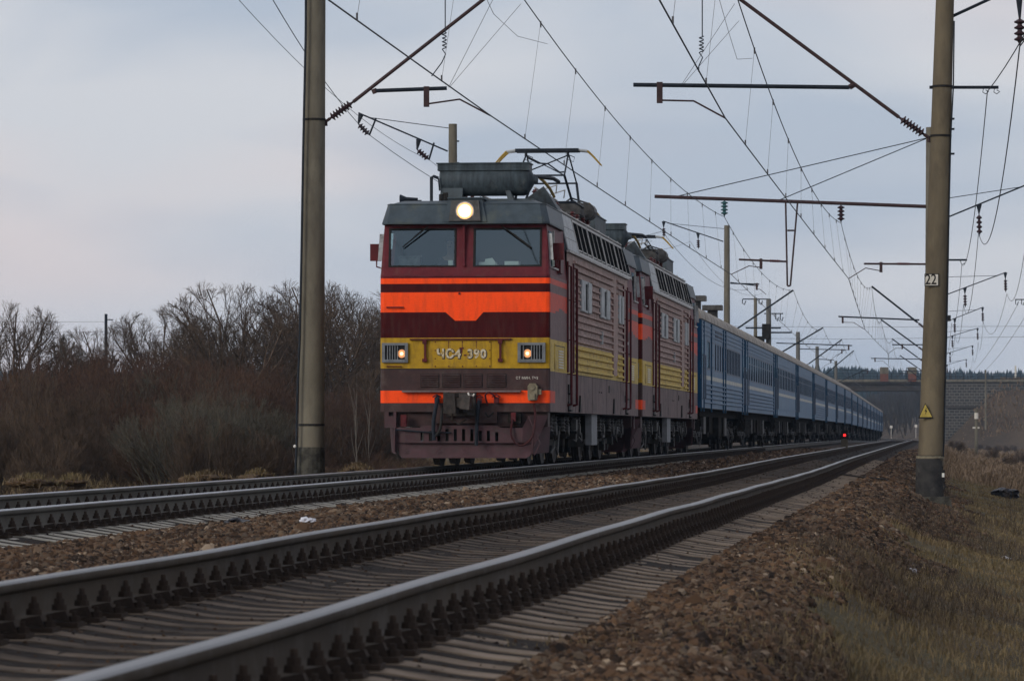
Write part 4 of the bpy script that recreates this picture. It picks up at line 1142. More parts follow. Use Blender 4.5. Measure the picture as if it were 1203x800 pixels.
    # ---- roof gear along the body
    def insul(x, y, z0, h, nm='roof_insulator', m='cer_red', rr=.062):
        b = MB(); n = max(3, int(h/.05)); pr = []
        for k in range(n): pr += [(k*h/n, rr*.55), (k*h/n+h/n*.35, rr), (k*h/n+h/n*.6, rr*.6)]
        b.lathe((x, y, z0), (x, y, 9), pr+[(h, rr*.5)], 10); return b.build(nm, m, r, smooth=True)
    for y in (4.2, 5.2, 6.8, 8.2):
        for x in (-.5, .75): insul(x, y, 4.60, .34)
    for y in (9.2, 10.2, 11.4, 12.4):
        for x in (-.5, .5, .85): insul(x+.1, y, 4.60, .36 if x < .8 else .22)
    b = MB(); b.tube([(.98, 1.75, 5.02), (1.25, 2.6, 5.03), (1.30, 3.0, 5.0)], .035, 7); b.build('bus_coupler', 'steel_blue', r)
    b = MB(); b.tube([(1.0, 2.7, 5.05), (1.0, 3.4, 5.03), (1.0, 4.4, 4.97), (.98, 5.4, 4.88)], .028, 6); b.tube([(.9, 13.3, 5.2), (1.0, 14.6, 5.0)], .028, 6); b.build('bus_bar', 'yellow_strip', r)
    b = MB(); b.tube([(.75, 4.2, 4.97), (.75, 8.2, 4.97)], .02, 6); b.tube([(-.5, 4.2, 4.97), (-.5, 12.4, 5.02)], .02, 6)
    for t in (5.0, 6.5): b.tube([(.75, t, 4.97), (1.05, t+.2, 5.08), (1.0, t+.5, 4.95)], .012, 5)
    b.build('roof_wiring', 'steel_frame', r)
    b = MB(); b.lathe((.95, 12.0, 4.99), (.95, 20, 4.99), [(0, .08), (.03, .17), (.7, .17), (.74, .08)], 14); b.box(.6, .95, 11.6, 12.9, 4.84, 4.9)
    b.tube([(.5, 11.0, 5.0), (.7, 11.6, 5.22), (.95, 12.3, 5.16)], .018, 5); b.tube([(.2, 12.6, 5.0), (.6, 12.9, 5.25), (1.0, 13.2, 5.05)], .015, 5)
    for k in range(4): b.cyl((.3+k*.2, 12.5, 4.6), (.3+k*.2, 12.5, 5.1), .035, n=7)
    for k in range(5): b.box(.45, .95, 10.8+k*.16, 10.88+k*.16, 4.86, 5.10)
    b.build('breaker_drum', 'under_light', r, smooth=False)
    b = MB(); b.box(-1.0, 1.02, 13.4, 15.8, 4.62, 4.98); b.box(-1.02, 1.04, 13.38, 15.82, 4.98, 5.0); b.build('resistor_box', 'roof_grey', r)
    # pantograph: raised, wide collector head
    px, py = .34, 10.5
    b = MB(); zt = 6.05
    for s in (-1, 1):
        b.tube([(px-.62, py+s*.9, 5.02), (px+.62, py+s*.9, 5.02)], .025, 6)
        for q in (-.55, .55):
            b.tube([(px+q, py+s*.75, 5.05), (px+q*.82, py+s*1.25, 5.52)], .026, 6)
        b.tube([(px-.45, py+s*1.25, 5.52), (px+.45, py+s*1.25, 5.52)], .018, 6)
        for q in (-.55, .55): b.tube([(px+q*.82, py+s*1.25, 5.52), (px+q*.75, py+s*.12, 5.98)], .017, 6)
    b.tube([(px+.45, py-1.25, 5.52), (px-.41, py-.12, 5.98)], .011, 5); b.tube([(px-.45, py-1.25, 5.52), (px+.41, py-.12, 5.98)], .014, 5)
    b.tube([(px-.62, py-.9, 5.02), (px-.62, py+.9, 5.02)], .025, 6); b.tube([(px+.62, py-.9, 5.02), (px+.62, py+.9, 5.02)], .025, 6)
    for q in (-.41, .41):
        b.tube([(px+q, py-.14, 5.96), (px+q, py-.14, 6.05)], .03, 6); b.tube([(px+q-.05, py, 5.92), (px+q+.1, py-.02, 5.86), (px+q+.12, py, 5.95), (px+q, py, 6.0)], .008, 4)
    b.tube([(px-.36, py-.2, 5.93), (px-.15, py-.3, 5.82), (px+.05, py-.4, 5.80), (px+.3, py-.6, 5.62), (px+.42, py-.7, 5.62)], .016, 5)
    pg = b.build('pantograph', 'steel_blue', r)
    b = MB()
    for dy in (-.14, .14):
        b.cm = 0; b.box(px-.62, px+.62, py+dy-.04, py+dy+.04, zt, zt+.065)
        b.cm = 1
        for s in (-1, 1):
            b.tube([(px+s*.62, py+dy, zt+.035), (px+s*.79, py+dy, zt+.015)], .024, 6)
            b.cm = 2; b.tube([(px+s*.79, py+dy, zt+.015), (px+s*.90, py+dy, zt-.09), (px+s*1.05, py+dy, zt-.26)], [.024, .02, .014], 6); b.cm = 1
    b.build('collector_head', ['steel_blue', 'panel_light', 'yellow_strip'], pg)
    # ---- running gear
    bogie(r, 4.7, (-2.2, 0, 2.2), .625, 1.12, seed=1)
    bogie(r, 14.3, (-2.2, 0, 2.2), .625, 1.12, seed=2)
    for s in (1, -1):
        b = MB(); b.box(*sorted((s*1.26, s*1.38)), 8.55, 9.75, .34, .925)
        for z in (.5, .68): b.box(*sorted((s*1.38, s*1.385)), 8.56, 9.74, z, z+.01)
        b.build('equipment_box', 'box_grey', r)
    b = MB(); b.box(-1.0, 1.0, 7.9, 11.0, .30, .92); b.box(-1.2, 1.2, 10.2, 11.2, .45, .92); b.build('underfloor_tank', 'under', r)
    return r

ANG = math.atan(.111)
def place_vehicle(o, Y, yaw=None):
    sl = .111 if Y < 100 else float((XF(Y+24)-XF(Y))/24)
    o.location = (float(XF(Y))-.02 if Y > 100 else -.8+(Y-67)*.111, Y, float(ZR(Y+12)) -.012)
    dz = float(ZR(Y+22)-ZR(Y+2))/20
    o.rotation_euler = (dz, 0, -math.atan(sl if yaw is None else yaw))
loco = make_loco()
tag(loco, 'maroon locomotive with lit round headlight and bright orange stripes leading the train', 'locomotive', 'maroon electric locomotives')
place_vehicle(loco, 67.0)
loco2 = copy_tree(loco); tag(loco2, 'second maroon locomotive, coupled between the leading one and the blue cars')
place_vehicle(loco2, 67+19.98)
# the second locomotive runs with lamps off and pantograph down
for o in list(bpy.data.objects):
    if o.parent is None: continue
    top = o
    while top.parent: top = top.parent
    if top != loco2: continue
    if o.name.split('.')[0] in ('lens', 'lamp_core', 'bulb', 'reflector'):
        o.data = o.data.copy(); o.data.materials[0] = MATS['spring_mat']
    if o.name.split('.')[0] == 'pantograph':
        o.location = (0, 0, -.62*1.0); o.scale = (1, 1, 1)
        o.location = (0, 0, 5.0*(1-.30)); o.scale = (1, 1, .30)
        o.data = o.data.copy()
        n = len(o.data.vertices); co = np.empty(n*3); o.data.vertices.foreach_get('co', co); co = co.reshape(-1, 3)
        co[:, 2] = 5.0+(co[:, 2]-5.0)*.30; o.data.vertices.foreach_set('co', co.ravel()); o.location = (0, 0, 0); o.scale = (1, 1, 1)
        for c in bpy.data.objects:
            if c.parent == o: c.location = (0, 0, -.70)

# ---------------------------------------------------------------- driver behind the left windscreen
def skin_person(name, verts, edges, radii, mat, loc, rz, sub=2):
    me = bpy.data.meshes.new(name); me.from_pydata(verts, edges, []); me.materials.append(MATS[mat])
    o = bpy.data.objects.new(name, me); COL.objects.link(o)
    sk = o.modifiers.new('skin', 'SKIN'); me.skin_vertices or None
    for i, rr in enumerate(radii):
        me.skin_vertices[0].data[i].radius = rr if isinstance(rr, tuple) else (rr, rr)
    me.skin_vertices[0].data[0].use_root = True
    sb = o.modifiers.new('sub', 'SUBSURF'); sb.levels = sub; sb.render_levels = sub
    dg = bpy.context.evaluated_depsgraph_get(); m2 = bpy.data.meshes.new_from_object(o.evaluated_get(dg))
    o.modifiers.clear(); o.data = m2; m2.materials.clear(); m2.materials.append(MATS[mat])
    m2.polygons.foreach_set('use_smooth', [True]*len(m2.polygons))
    o.location = loc; o.rotation_euler = (0, 0, rz); return o
def driver():
    # seated, facing forward (-y), hands on the desk
    v = [(0, 0, 0), (0, 0, .18), (0, .01, .36), (0, .01, .50), (0, 0, .58), (0, -.02, .66), (0, -.03, .76), (0, -.02, .84)]
    e = [(0, 1), (1, 2), (2, 3), (3, 4), (4, 5), (5, 6), (6, 7)]
    r = [(.16, .12), (.14, .10), (.17, .11), (.12, .09), (.05, .05), (.07, .075), (.078, .095), (.05, .06)]
    for s in (-1, 1):
        b0 = len(v)
        v += [(s*.17, 0, .46), (s*.22, -.06, .22), (s*.18, -.32, .20), (s*.16, -.42, .22), (s*.15, -.48, .21)]
        e += [(3, b0), (b0, b0+1), (b0+1, b0+2), (b0+2, b0+3), (b0+3, b0+4)]; r += [.06, .045, .035, .028, .018]
        for k, (dx, L_) in enumerate(((-.03, .07), (-.01, .085), (.01, .08), (.03, .065))):
            i = len(v); v += [(s*.16+dx, -.50, .20), (s*.16+dx*1.2, -.48-L_, .185)]; e += [(b0+4, i), (i, i+1)]; r += [.010, .008]
        i = len(v); v += [(s*.16-s*.05, -.47, .20)]; e += [(b0+3, i)]; r += [.011]
        b1 = len(v)
        v += [(s*.10, -.05, -.02), (s*.12, -.45, .0), (s*.12, -.47, -.42), (s*.12, -.60, -.45)]
        e += [(0, b1), (b1, b1+1), (b1+1, b1+2), (b1+2, b1+3)]; r += [.09, .065, .05, .035]
    yl = 1.42
    M3 = Matrix.Translation(loco.location) @ Matrix.Rotation(loco.rotation_euler.z, 4, 'Z')
    loc = M3 @ Vector((-.42, yl, 3.08))
    root = skin_person('person', v, e, r, 'skin', loc, loco.rotation_euler.z)
    tag(root, 'driver in dark jacket sitting behind the left windscreen of the leading locomotive', 'person')
    # jacket: a slightly larger shell over the trunk and arms
    vj = v[:4]+[(0, 0, .545)]; ej = [(0, 1), (1, 2), (2, 3), (3, 4)]; rj = [(.175, .135), (.155, .115), (.185, .125), (.135, .10), (.075, .07)]
    for s in (-1, 1):
        b0 = len(vj); vj += [(s*.17, 0, .46), (s*.22, -.06, .22), (s*.18, -.32, .20), (s*.165, -.38, .21)]
        ej += [(3, b0), (b0, b0+1), (b0+1, b0+2), (b0+2, b0+3)]; rj += [.072, .058, .046, .042]
    j = skin_person('jacket', vj, ej, rj, 'dark_cloth', (0, 0, 0), 0); j.parent = root
    vt = [(0, 0, -.01)]; et = []; rt = [(.17, .13)]
    for s in (-1, 1):
        b0 = len(vt); vt += [(s*.10, -.05, -.02), (s*.12, -.45, .0), (s*.12, -.47, -.38)]; et += [(0, b0), (b0, b0+1), (b0+1, b0+2)]; rt += [.10, .078, .062]
    j = skin_person('trousers', vt, et, rt, 'dark_cloth', (0, 0, 0), 0); j.parent = root
    b = MB(); b.lathe((0, .01, .775), (0, .01, 3), [(0, .088), (.03, .096), (.07, .090), (.10, .06), (.115, .02)], 14); h = b.build('hair', 'hair_mat', root, smooth=True)
    b = MB(); b.prism([(-.014, .725), (.014, .725), (.006, .775), (-.006, .775)], 'y', -.145, -.12)
    b.build('nose', 'skin', root)
    b = MB()
    for s in (-1, 1): b.cyl((s*.032, -.128, .765), (s*.032, -.115, .765), .010, n=8)
    b.box(-.025, .025, -.120, -.112, .695, .701)
    b.build('eyes', 'hair_mat', root)
    # his seat
    st = empty('driver_seat', M3 @ Vector((-.42, yl+.05, 2.62)), loco.rotation_euler.z); tag(st, 'dark seat under the driver inside the leading locomotive cab', 'seat')
    b = MB(); b.box(-.25, .25, -.25, .25, .28, .36); b.build('seat_cushion', 'black', st)
    b = MB(); b.box(-.23, .23, .20, .28, .36, .95); b.build('backrest', 'black', st)
    b = MB(); b.cyl((0, 0, 0), (0, 0, .28), .06); b.build('pedestal', 'black', st)
driver()

# ================================================================ coaches
CL = 24.54
def coach(kind):
    baggage = kind == 'baggage'; pale = kind == 'pale'
    r = empty('luggage_coach' if baggage else 'passenger_coach', (0, 0, 0))
    base = 'coach_blue_pale' if pale else 'coach_blue'
    b = MB(); names = [base, 'coach_stripe', 'coach_end', 'black', 'coach_frame', 'coach_post']
    y0, y1, z0, z1 = .35, CL-.35, 1.25, 3.66
    if baggage: wins = [(7.2+k*1.25, 7.2+k*1.25+.62, 2.35, 3.12) for k in range(4)] + [(3.4, 4.6, 2.35, 3.12)] + [(13.6+k*.93, 13.6+k*.93+.62, 2.35, 3.12) for k in range(9)]
    else: wins = [(2.7+k*1.79, 2.7+k*1.79+1.12, 2.33, 3.16) for k in range(11)] + [(22.6-.0, 23.0, 2.55, 3.1)]
    wins = [w for w in wins if w[1] < 23.6]
    for s in (1, -1):
        b.cm = 0; b.holed((s*1.5, y0, z0), (0, 1, 0), (0, 0, 1), y1-y0, z1-z0, [(a-y0, c-y0, d-z0, e-z0) for a, c, d, e in wins], .014, (-s, 0, 0))
        b.cm = 1; b.box(*sorted((s*1.5, s*1.506)), y0, y1, 2.04, 2.15)
        b.cm = 0
        if not pale:
            for k in range(5): z = 1.38+k*.125; b.hexa([(s*1.5, y0+1.4, z), (s*1.535, y0+1.4, z+.012), (s*1.535, y1-1.4, z+.012), (s*1.5, y1-1.4, z)], [(s*1.5, y0+1.4, z+.06), (s*1.535, y0+1.4, z+.045), (s*1.535, y1-1.4, z+.045), (s*1.5, y1-1.4, z+.06)])
            for z in (3.26, 3.38, 3.50): b.box(*sorted((s*1.5, s*1.518)), y0+.1, y1-.1, z, z+.035)
        else:
            for z in (1.5, 3.30): b.box(*sorted((s*1.5, s*1.512)), y0+.1, y1-.1, z, z+.03)
        # corner posts and door posts in deeper blue
        b.cm = 5
        for t in (y0, y0+1.25, y1-1.33, y1-.08): b.box(*sorted((s*1.5, s*1.535)), t, t+.08, 1.15, 3.62)
        if baggage:
            for t in (5.1, 11.3, 12.55): b.box(*sorted((s*1.5, s*1.54)), t, t+.10, 1.15, 3.62)
            b.cm = 4
            for t0 in (5.25, 11.45): 
                for k in range(3): b.box(*sorted((s*1.506, s*1.522)), t0+.05, t0+1.0, 2.4+k*.35, 2.43+k*.35)
            for k in range(6): b.box(*sorted((s*1.5, s*1.515)), 7.3+k*.62, 7.55+k*.62, 3.24, 3.50)
        b.cm = 3; b.box(*sorted((s*1.48, s*1.52)), y0, y1, 3.645, 3.665); b.box(*sorted((s*1.48, s*1.51)), y0, y1, 1.235, 1.252)
    # end walls and the rubber gangway
    b.cm = 2
    arch = [(-1.5, 1.25), (1.5, 1.25), (1.5, 3.66)] + [(1.5*math.cos(a), 3.66+.60*math.sin(a)) for a in np.linspace(.15, math.pi-.15, 9)] + [(-1.5, 3.66)]
    b.poly([(x, y0, z) for x, z in arch]); b.poly([(x, y1, z) for x, z in arch][::-1])
    b.cm = 4
    for x in (.95, 1.2): b.box(x, x+.05, y0-.04, y0, 1.4, 3.5)
    b.cm = 3; b.quad((-1.5, y0, z0), (1.5, y0, z0), (1.5, y1, z0), (-1.5, y1, z0))
    # inner lining so that one does not look through
    b.quad((-.9, y0+.1, 1.3), (-.9, y1-.1, 1.3), (-.9, y1-.1, 3.6), (-.9, y0+.1, 3.6)); b.quad((.9, y0+.1, 1.3), (.9, y1-.1, 1.3), (.9, y1-.1, 3.6), (.9, y0+.1, 3.6))
    b.build('body', names, r)
    g = MB(); g.box(-.62, .62, .02, y0, 1.35, 3.45); g.box(-.62, .62, y1, CL-.02, 1.35, 3.45); g.build('gangway', 'black', r)
    # roof
    b = MB(); n = 12
    pr = [(1.52*math.cos(a)*(1 if abs(math.cos(a)) < .99 else 1), 3.655+.56*math.sin(a)**.72) for a in np.linspace(0, math.pi, 2*n+1)]
    b.prism(pr, 'y', y0-.06, y1+.06)
    for t in np.arange(2.4, 23, 2.9): b.prism([(x*1.004, z+.006) for x, z in pr], 'y', t, t+.05)
    rf = b.build('roof', 'coach_roof', r, smooth=True)
    vents = ((5.4, 1.05), (13.9, 1.05), (21.5, 0)) if baggage else ((1.2, 0), (12.2, 0), (22.4, 0), (7.2, 0), (17.5, 0))
    for t, x in vents:
        v = MB(); v.cyl((x, t, 3.95), (x, t, 4.30), .16, n=10); v.box(x-.30, x+.30, t-.35, t+.35, 4.29, 4.44); v.build('roof_vent', 'under_light', rf)
    # panes
    for s in (1, -1):
        for (a, c, d, e) in wins:
            w_ = MB(); w_.cm = 0; w_.quad((s*1.488, a, d), (s*1.488, c, d), (s*1.488, c, e), (s*1.488, a, e))
            w_.cm = 1; w_.box(*sorted((s*1.489, s*1.504)), a-.03, a+.02, d-.03, e+.03); w_.box(*sorted((s*1.489, s*1.504)), c-.02, c+.03, d-.03, e+.03)
            w_.box(*sorted((s*1.489, s*1.504)), a+.02, c-.02, e-.02, e+.03); w_.box(*sorted((s*1.489, s*1.504)), a+.02, c-.02, d-.03, d+.02)
            if not baggage: w_.box(*sorted((s*1.489, s*1.494)), a+.02, c-.02, d+(e-d)*.66, d+(e-d)*.70)
            w_.build('window', ['coach_glass', 'coach_frame'], r)
        for t in (y0+.22, y1-1.1):
            dd = MB(); dd.cm = 0; dd.box(*sorted((s*1.5, s*1.512)), t, t+.86, 1.3, 3.3)
            dd.cm = 1; dd.box(*sorted((s*1.512, s*1.516)), t+.2, t+.66, 2.35, 3.1)
            do = dd.build('door', [base, 'coach_glass'], r)
            h = MB()
            for q in (-.06, .92): h.tube([(s*1.5, t+q, 2.7), (s*1.57, t+q, 2.68), (s*1.57, t+q, 1.5), (s*1.5, t+q, 1.48)], .018, 5)
            h.build('handrail', 'coach_frame', do)
            st = MB()
            for k, z in enumerate((.62, .90)): st.box(*sorted((s*1.15, s*(1.44-.02*k))), t+.1, t+.76, z, z+.03)
            for q in (.1, .74): st.box(*sorted((s*1.35, s*1.42)), t+q, t+q+.03, .60, 1.25)
            st.tube([(s*1.42, t+.1, 1.2), (s*1.42, t+1.1, .75)], .02, 5)
            st.build('steps', 'under', r)
    rng = random.Random(5 if baggage else 9)
    b = MB(); b.cm = 0; b.box(-1.25, 1.25, y0, y1, 1.02, 1.245)
    y = 6.2
    while y < 18:
        L_ = rng.uniform(.5, 1.5); 
        for s in (1, -1):
            b.cm = rng.choice((0, 0, 1)); b.box(*sorted((s*.45, s*rng.uniform(1.15, 1.38))), y, y+L_, rng.uniform(.38, .6), 1.02)
        y += L_+rng.uniform(.15, .6)
    for s in (1, -1):
        b.cm = 1; b.tube([(s*1.3, y0+.3, 1.2), (s*1.3, y0+.4, .7), (s*1.2, y0+2, .75)], .02, 5)
        b.box(*sorted((s*1.3, s*1.36)), y0+.9, y0+1.15, .9, 1.0)
    b.box(-.25, .25, -.25, y0, .9, 1.15); b.box(-.25, .25, y1, CL+.1, .9, 1.15)
    b.build('underframe', ['under', 'under_light'], r)
    bogie(r, 3.75, (-1.2, 1.2), .475, 1.05, seed=11, beam=(.4, .62)); bogie(r, CL-3.75, (-1.2, 1.2), .475, 1.05, seed=12, beam=(.4, .62))
    return r
coach_bag = coach('baggage'); tag(coach_bag, 'blue luggage car with double doors coupled right behind the second locomotive', 'railway car', 'blue railway cars of the train')
place_vehicle(coach_bag, 67+2*19.98)
cb = coach('blue'); cp_ = coach('pale')
ordn = ['second', 'third', 'fourth', 'fifth', 'sixth', 'seventh', 'eighth', 'ninth', 'tenth', 'eleventh', 'twelfth', 'thirteenth', 'fourteenth', 'fifteenth', 'sixteenth', 'seventeenth', 'eighteenth']
pales = {2, 3, 5, 8, 11, 12}
ub = up = False
kids_map = {}
for q in bpy.data.objects:
    if q.parent: kids_map.setdefault(q.parent.name, []).append(q)
NC = 18
for k in range(1, NC):
    pale = k in pales
    src = cp_ if pale else cb
    if (pale and not up) or (not pale and not ub):
        o = src
        if pale: up = True
        else: ub = True
    else: o = copy_tree(src, None, kids_map)
    extra = 'pale smooth-sided blue' if pale else 'ribbed dark blue'
    lab = {1: 'ribbed dark blue passenger car with a row of windows, next behind the luggage car',
           NC-1: 'last blue passenger car at the far tail of the train before the bridge'}.get(k, '%s passenger car, %s car counted back from the locomotives' % (extra, ordn[k-1]))
    tag(o, lab, 'railway car', 'blue railway cars of the train')
    place_vehicle(o, 67+2*19.98+CL*k)

# ================================================================ overhead line
def V3(*a): return Vector(a)
def catenary_pole(Y, X0, zb, ztop, r0, r1, mat='concrete', lean=0.0, label='', bands=(), found=False, painted=None, group='concrete poles carrying the overhead line'):
    t = empty('catenary_pole', (X0, Y, zb)); tag(t, label, 'pole', group)
    H = ztop-zb
    b = MB(); n = 14; pts = [(lean*k/n*H/8.5, 0, H*k/n) for k in range(n+1)]
    b.tube(pts, [r0+(r1-r0)*k/n for k in range(n+1)], 20)
    b.build('shaft', mat, t, smooth=True)
    for z in bands:
        f = (z-zb)/H; rr = r0+(r1-r0)*f
        q = MB(); x = lean*f*H/8.5; q.lathe((x, 0, z-zb-.02), (x, 0, 99), [(0, rr+.004), (.001, rr+.012), (.038, rr+.012), (.039, rr+.004)], 20)
        q.build('clamp_band', 'black', t)
    return t
def insulator(parent, p0, p1, r, n, mat, cap=.02, name='insulator'):
    # ribbed insulator between two points in parent's local space
    p0 = V3(*p0); p1 = V3(*p1); d = p1-p0; Ln = d.length; pr = [(0, cap), (Ln*.08, cap)]
    for k in range(n):
        a = Ln*(.1+.8*k/n); h = Ln*.8/n
        pr += [(a, r*.42), (a+h*.35, r), (a+h*.55, r*.95), (a+h*.75, r*.42)]
    pr += [(Ln*.92, cap), (Ln, cap)]
    b = MB(); b.lathe(p0, p1, pr, 12); return b.build(name, mat, parent)
def rel(t, p): return V3(*p)-V3(*t.location)

def cantilever(t, foot, tip, ins_end, mat='tube_rust', r=.032, insmat='ins_dark'):
    foot, ins_end, tip = rel(t, foot), rel(t, ins_end), rel(t, tip)
    b = MB(); b.tube([ins_end, tip], r, 8); c = b.build('cantilever', mat, t)
    insulator(c, foot.lerp(ins_end, .12), ins_end, .085, 7, insmat)
    b = MB(); b.tube([foot+V3(-.0, 0, -.08), foot, foot.lerp(ins_end, .15)], .03, 6); b.build('bracket', mat, c)
    return c
def horiz(t, a, b_, clamp, arm, mat='steel_blue', r=.035):
    a, b_, clamp = rel(t, a), rel(t, b_), rel(t, clamp); arm = [rel(t, p) for p in arm]
    b = MB(); b.tube([a, b_], r, 8)
    o = b.build('registration_tube', mat, t)
    b = MB(); b.box(clamp.x-.05, clamp.x+.05, clamp.y-.04, clamp.y+.04, clamp.z-.30, clamp.z+.06); b.tube([clamp+V3(0, 0, -.25)]+arm, .016, 6)
    b.build('register_arm', 'tube_rust', o); return o
def feeder_bracket(t, foot, tip, strut_foot, ins, rtube=.028, insmat='ins_dark', hook_l=.45):
    foot, tip, sf = rel(t, foot), rel(t, tip), rel(t, strut_foot)
    b = MB(); b.tube([foot, tip], rtube, 6); b.tube([sf, foot.lerp(tip, .88)], rtube*.5, 5)
    o = b.build('feeder_bracket', 'steel_blue', t)
    for f, L_ in ins:
        p = foot.lerp(tip, f)
        q = MB(); q.hexa([tuple(p+V3(-.10, -.02, .0)), tuple(p+V3(.10, -.02, 0)), tuple(p+V3(.10, .02, 0)), tuple(p+V3(-.10, .02, 0))],
                         [tuple(p+V3(-.02, -.02, -hook_l*.7)), tuple(p+V3(.02, -.02, -hook_l*.7)), tuple(p+V3(.02, .02, -hook_l*.7)), tuple(p+V3(-.02, .02, -hook_l*.7))][::1])
        q.build('hanger', 'steel_blue', o)
        insulator(o, tuple(p+V3(0, 0, -hook_l*.7)), tuple(p+V3(.02, 0, -hook_l*.7-L_)), .10, 4, insmat)
    return o

# ---- left pole beside the locomotive
YA = 70.0
la = catenary_pole(YA, P(365, 552, YA)[0], -.95, 12.9, .238, .155, 'concrete', .075, 'concrete pole standing left of the leading locomotive, cracked dark foot', bands=(P(0, 499, YA)[2], P(0, 141, YA)[2]))
b = MB(); b.lathe((0, 0, 0), (0, 0, 9), [(0, .262), (1.20, .250), (1.26, .240)], 20); b.build('foot', 'base_crack', la)
cantilever(la, P(383, 143, YA), P(602, -27, YA), P(415, 120, YA))
horiz(la, P(441, 107, YA), P(525, 104, YA), P(501, 106, YA), [P(540, 117, YA), P(576, 136, YA)])
b = MB(); b.tube([rel(la, P(439, 105, YA)), rel(la, P(441, 110, YA))], .05, 6); b.build('joint', 'tube_rust', la)
b = MB(); pts = [rel(la, P(x, y, YA-.25)) for x, y in ((360, -190), (359, 40), (356, 180), (354, 300), (352, 400), (349, 470), (348, 530), (347, 556))]
b.tube(pts, .022, 5); b.build('down_cable', 'steel_blue', la)
b = MB(); p = rel(la, P(346.5, 526, YA-.25)); b.lathe(p, p+V3(0, 0, 1), [(0, .015), (.015, .028), (.04, .028), (.055, .01)], 8); b.build('cable_clip', 'paper', la)
feeder_bracket(la, (la.location.x+.05, YA, 11.6), (-6.4, YA, 13.0), (la.location.x+.05, YA, 12.5), ((.98, .5), (.32, .5)))

# ---- pole beyond the cab on the left
YB2 = 137.0
lb = catenary_pole(YB2, P(532, 0, YB2)[0], -1.4, P(0, 146, YB2)[2], .20, .145, 'concrete', 0, 'concrete pole whose top rises behind the roof tank of the leading locomotive')
b = MB(); 
for z in (9.85, 10.6): b.box(-.02, .22, -.03, .03, z+1.4, z+1.45)
b.build('bolts', 'steel_blue', lb)
fb = feeder_bracket(lb, P(526, 178, YB2), P(421, 133, YB2), P(528, 151, YB2), ())
for (x0, y0), (x1, y1), (x2, y2) in (((424, 135), (421, 146), (434, 159)), ((492, 164), (490, 176), (504, 188))):
    q = MB(); a = rel(lb, P(x0, y0, YB2)); c = rel(lb, P(x1, y1, YB2)); d = rel(lb, P(x2, y2, YB2)); q.tube([a, c], [.10, .03], 6); q.tube([d, rel(lb, P(x0+18, y0+4, YB2))], .035, 5); q.build('hanger', 'steel_blue', fb)
    insulator(fb, c, d, .12, 4, 'ins_dark')

# ---- third left pole
YC = 205.0
lc = catenary_pole(YC, P(854, 0, YC)[0], -1.6, P(0, 265, YC)[2], .19, .145, 'concrete', 0, 'concrete pole rising behind the roof of the blue luggage car')
fb = feeder_bracket(lc, P(850, 284, YC), P(779, 260, YC), P(851, 269, YC), ((.99, .5), (.42, .5)))
cantilever(lc, P(856, 394, YC), P(932, 341, YC), P(862, 389, YC), 'steel_blue', .045)
b = MB(); b.tube([rel(lc, P(858, 332, YC)), rel(lc, P(891, 336, YC))], .03, 5); b.build('arm', 'steel_blue', lc)
horiz(lc, P(858, 333, YC), P(892, 334, YC), P(889, 334, YC), [P(893, 340, YC), P(900, 346, YC)])
# farther left poles
def far_left(Y, px, ptop, c0, c1, h0, h1, label):
    t = catenary_pole(Y, P(px, 0, Y)[0], -1.8, P(0, ptop, Y)[2], .21, .16, 'concrete_far', 0, label)
    cantilever(t, P(c0[0]-10, c0[1]+7, Y), P(c1[0], c1[1], Y), P(c0[0]-2, c0[1]+1.5, Y), 'steel_blue', .05)
    horiz(t, P(h0[0], h0[1], Y), P(h1[0], h1[1], Y), P(h1[0]-4, h1[1], Y), [P(h1[0]-10, h1[1]+6, Y), P(h1[0]-18, h1[1]+13, Y)])
    return t
ld = far_left(258, 903, 352, (921, 412), (967, 385), (912, 403), (1001, 406), 'concrete pole with a grey transformer box, third beyond the luggage car')
le = far_left(316, 937.5, 390, (952, 426), (989, 399), (940, 410), (993, 411), 'bare-topped concrete pole behind the roofs, second from the transformer pole')
lf = far_left(370, 960, 407, (972, 438), (1003, 412), (962, 422), (980, 423), 'small concrete pole behind the roofs where the train narrows')
lg = far_left(443, 982, 424, (990, 446), (1020, 433), (984, 434), (1023, 436), 'most distant left-hand pole rising above the far cars')
b = MB(); x, y, z = rel(ld, P(0, 0, 258)); zt = P(0, 352, 258)[2]+1.8
b.box(-.45, .1, -.6, -.2, zt-2.6, zt-1.6); b.box(-1.0, -.3, -.5, -.1, zt-3.4, zt-2.4); b.build('transformer', 'under', ld)
b = MB(); b.box(-.3, .95, -.03, .03, zt-.95, zt-.88)
for x in (.55, .85): b.tube([(x-.08, 0, zt-.9), (x-.10, 0, zt-1.25), (x+.02, 0, zt-1.4), (x+.10, 0, zt-1.15)], .035, 5)
b.box(-1.5, .8, -.03, .03, zt-1.9, zt-1.8); b.box(-.2, 1.5, -.03, .03, zt-2.2, zt-2.1)
b.build('crossarm', 'steel_blue', ld)
# thin low-voltage pole beside it
YL = 262.
ul = empty('utility_pole', (P(887.5, 0, YL)[0], YL, -1.8)); tag(ul, 'thin pole with hooked insulators standing left of the transformer pole', 'pole')
zt = P(0, 350, YL)[2]+1.8
b = MB(); b.tube([(0, 0, 0), (0, 0, zt)], [.16, .11], 10); b.build('shaft', 'concrete', ul)
b = MB(); b.box(-.85, 1.0, -.03, .03, zt-.12, zt-.05)
for x in (-.75, .35, .85): b.tube([(x-.1, 0, zt-.1), (x-.12, 0, zt-.35), (x+.02, 0, zt-.45), (x+.12, 0, zt-.2)], .035, 5)
b.build('crossarm', 'steel_blue', ul)
for k, (dx, dz) in enumerate(((-.75, -.4), (.35, -.4), (.85, -.4))):
    pass

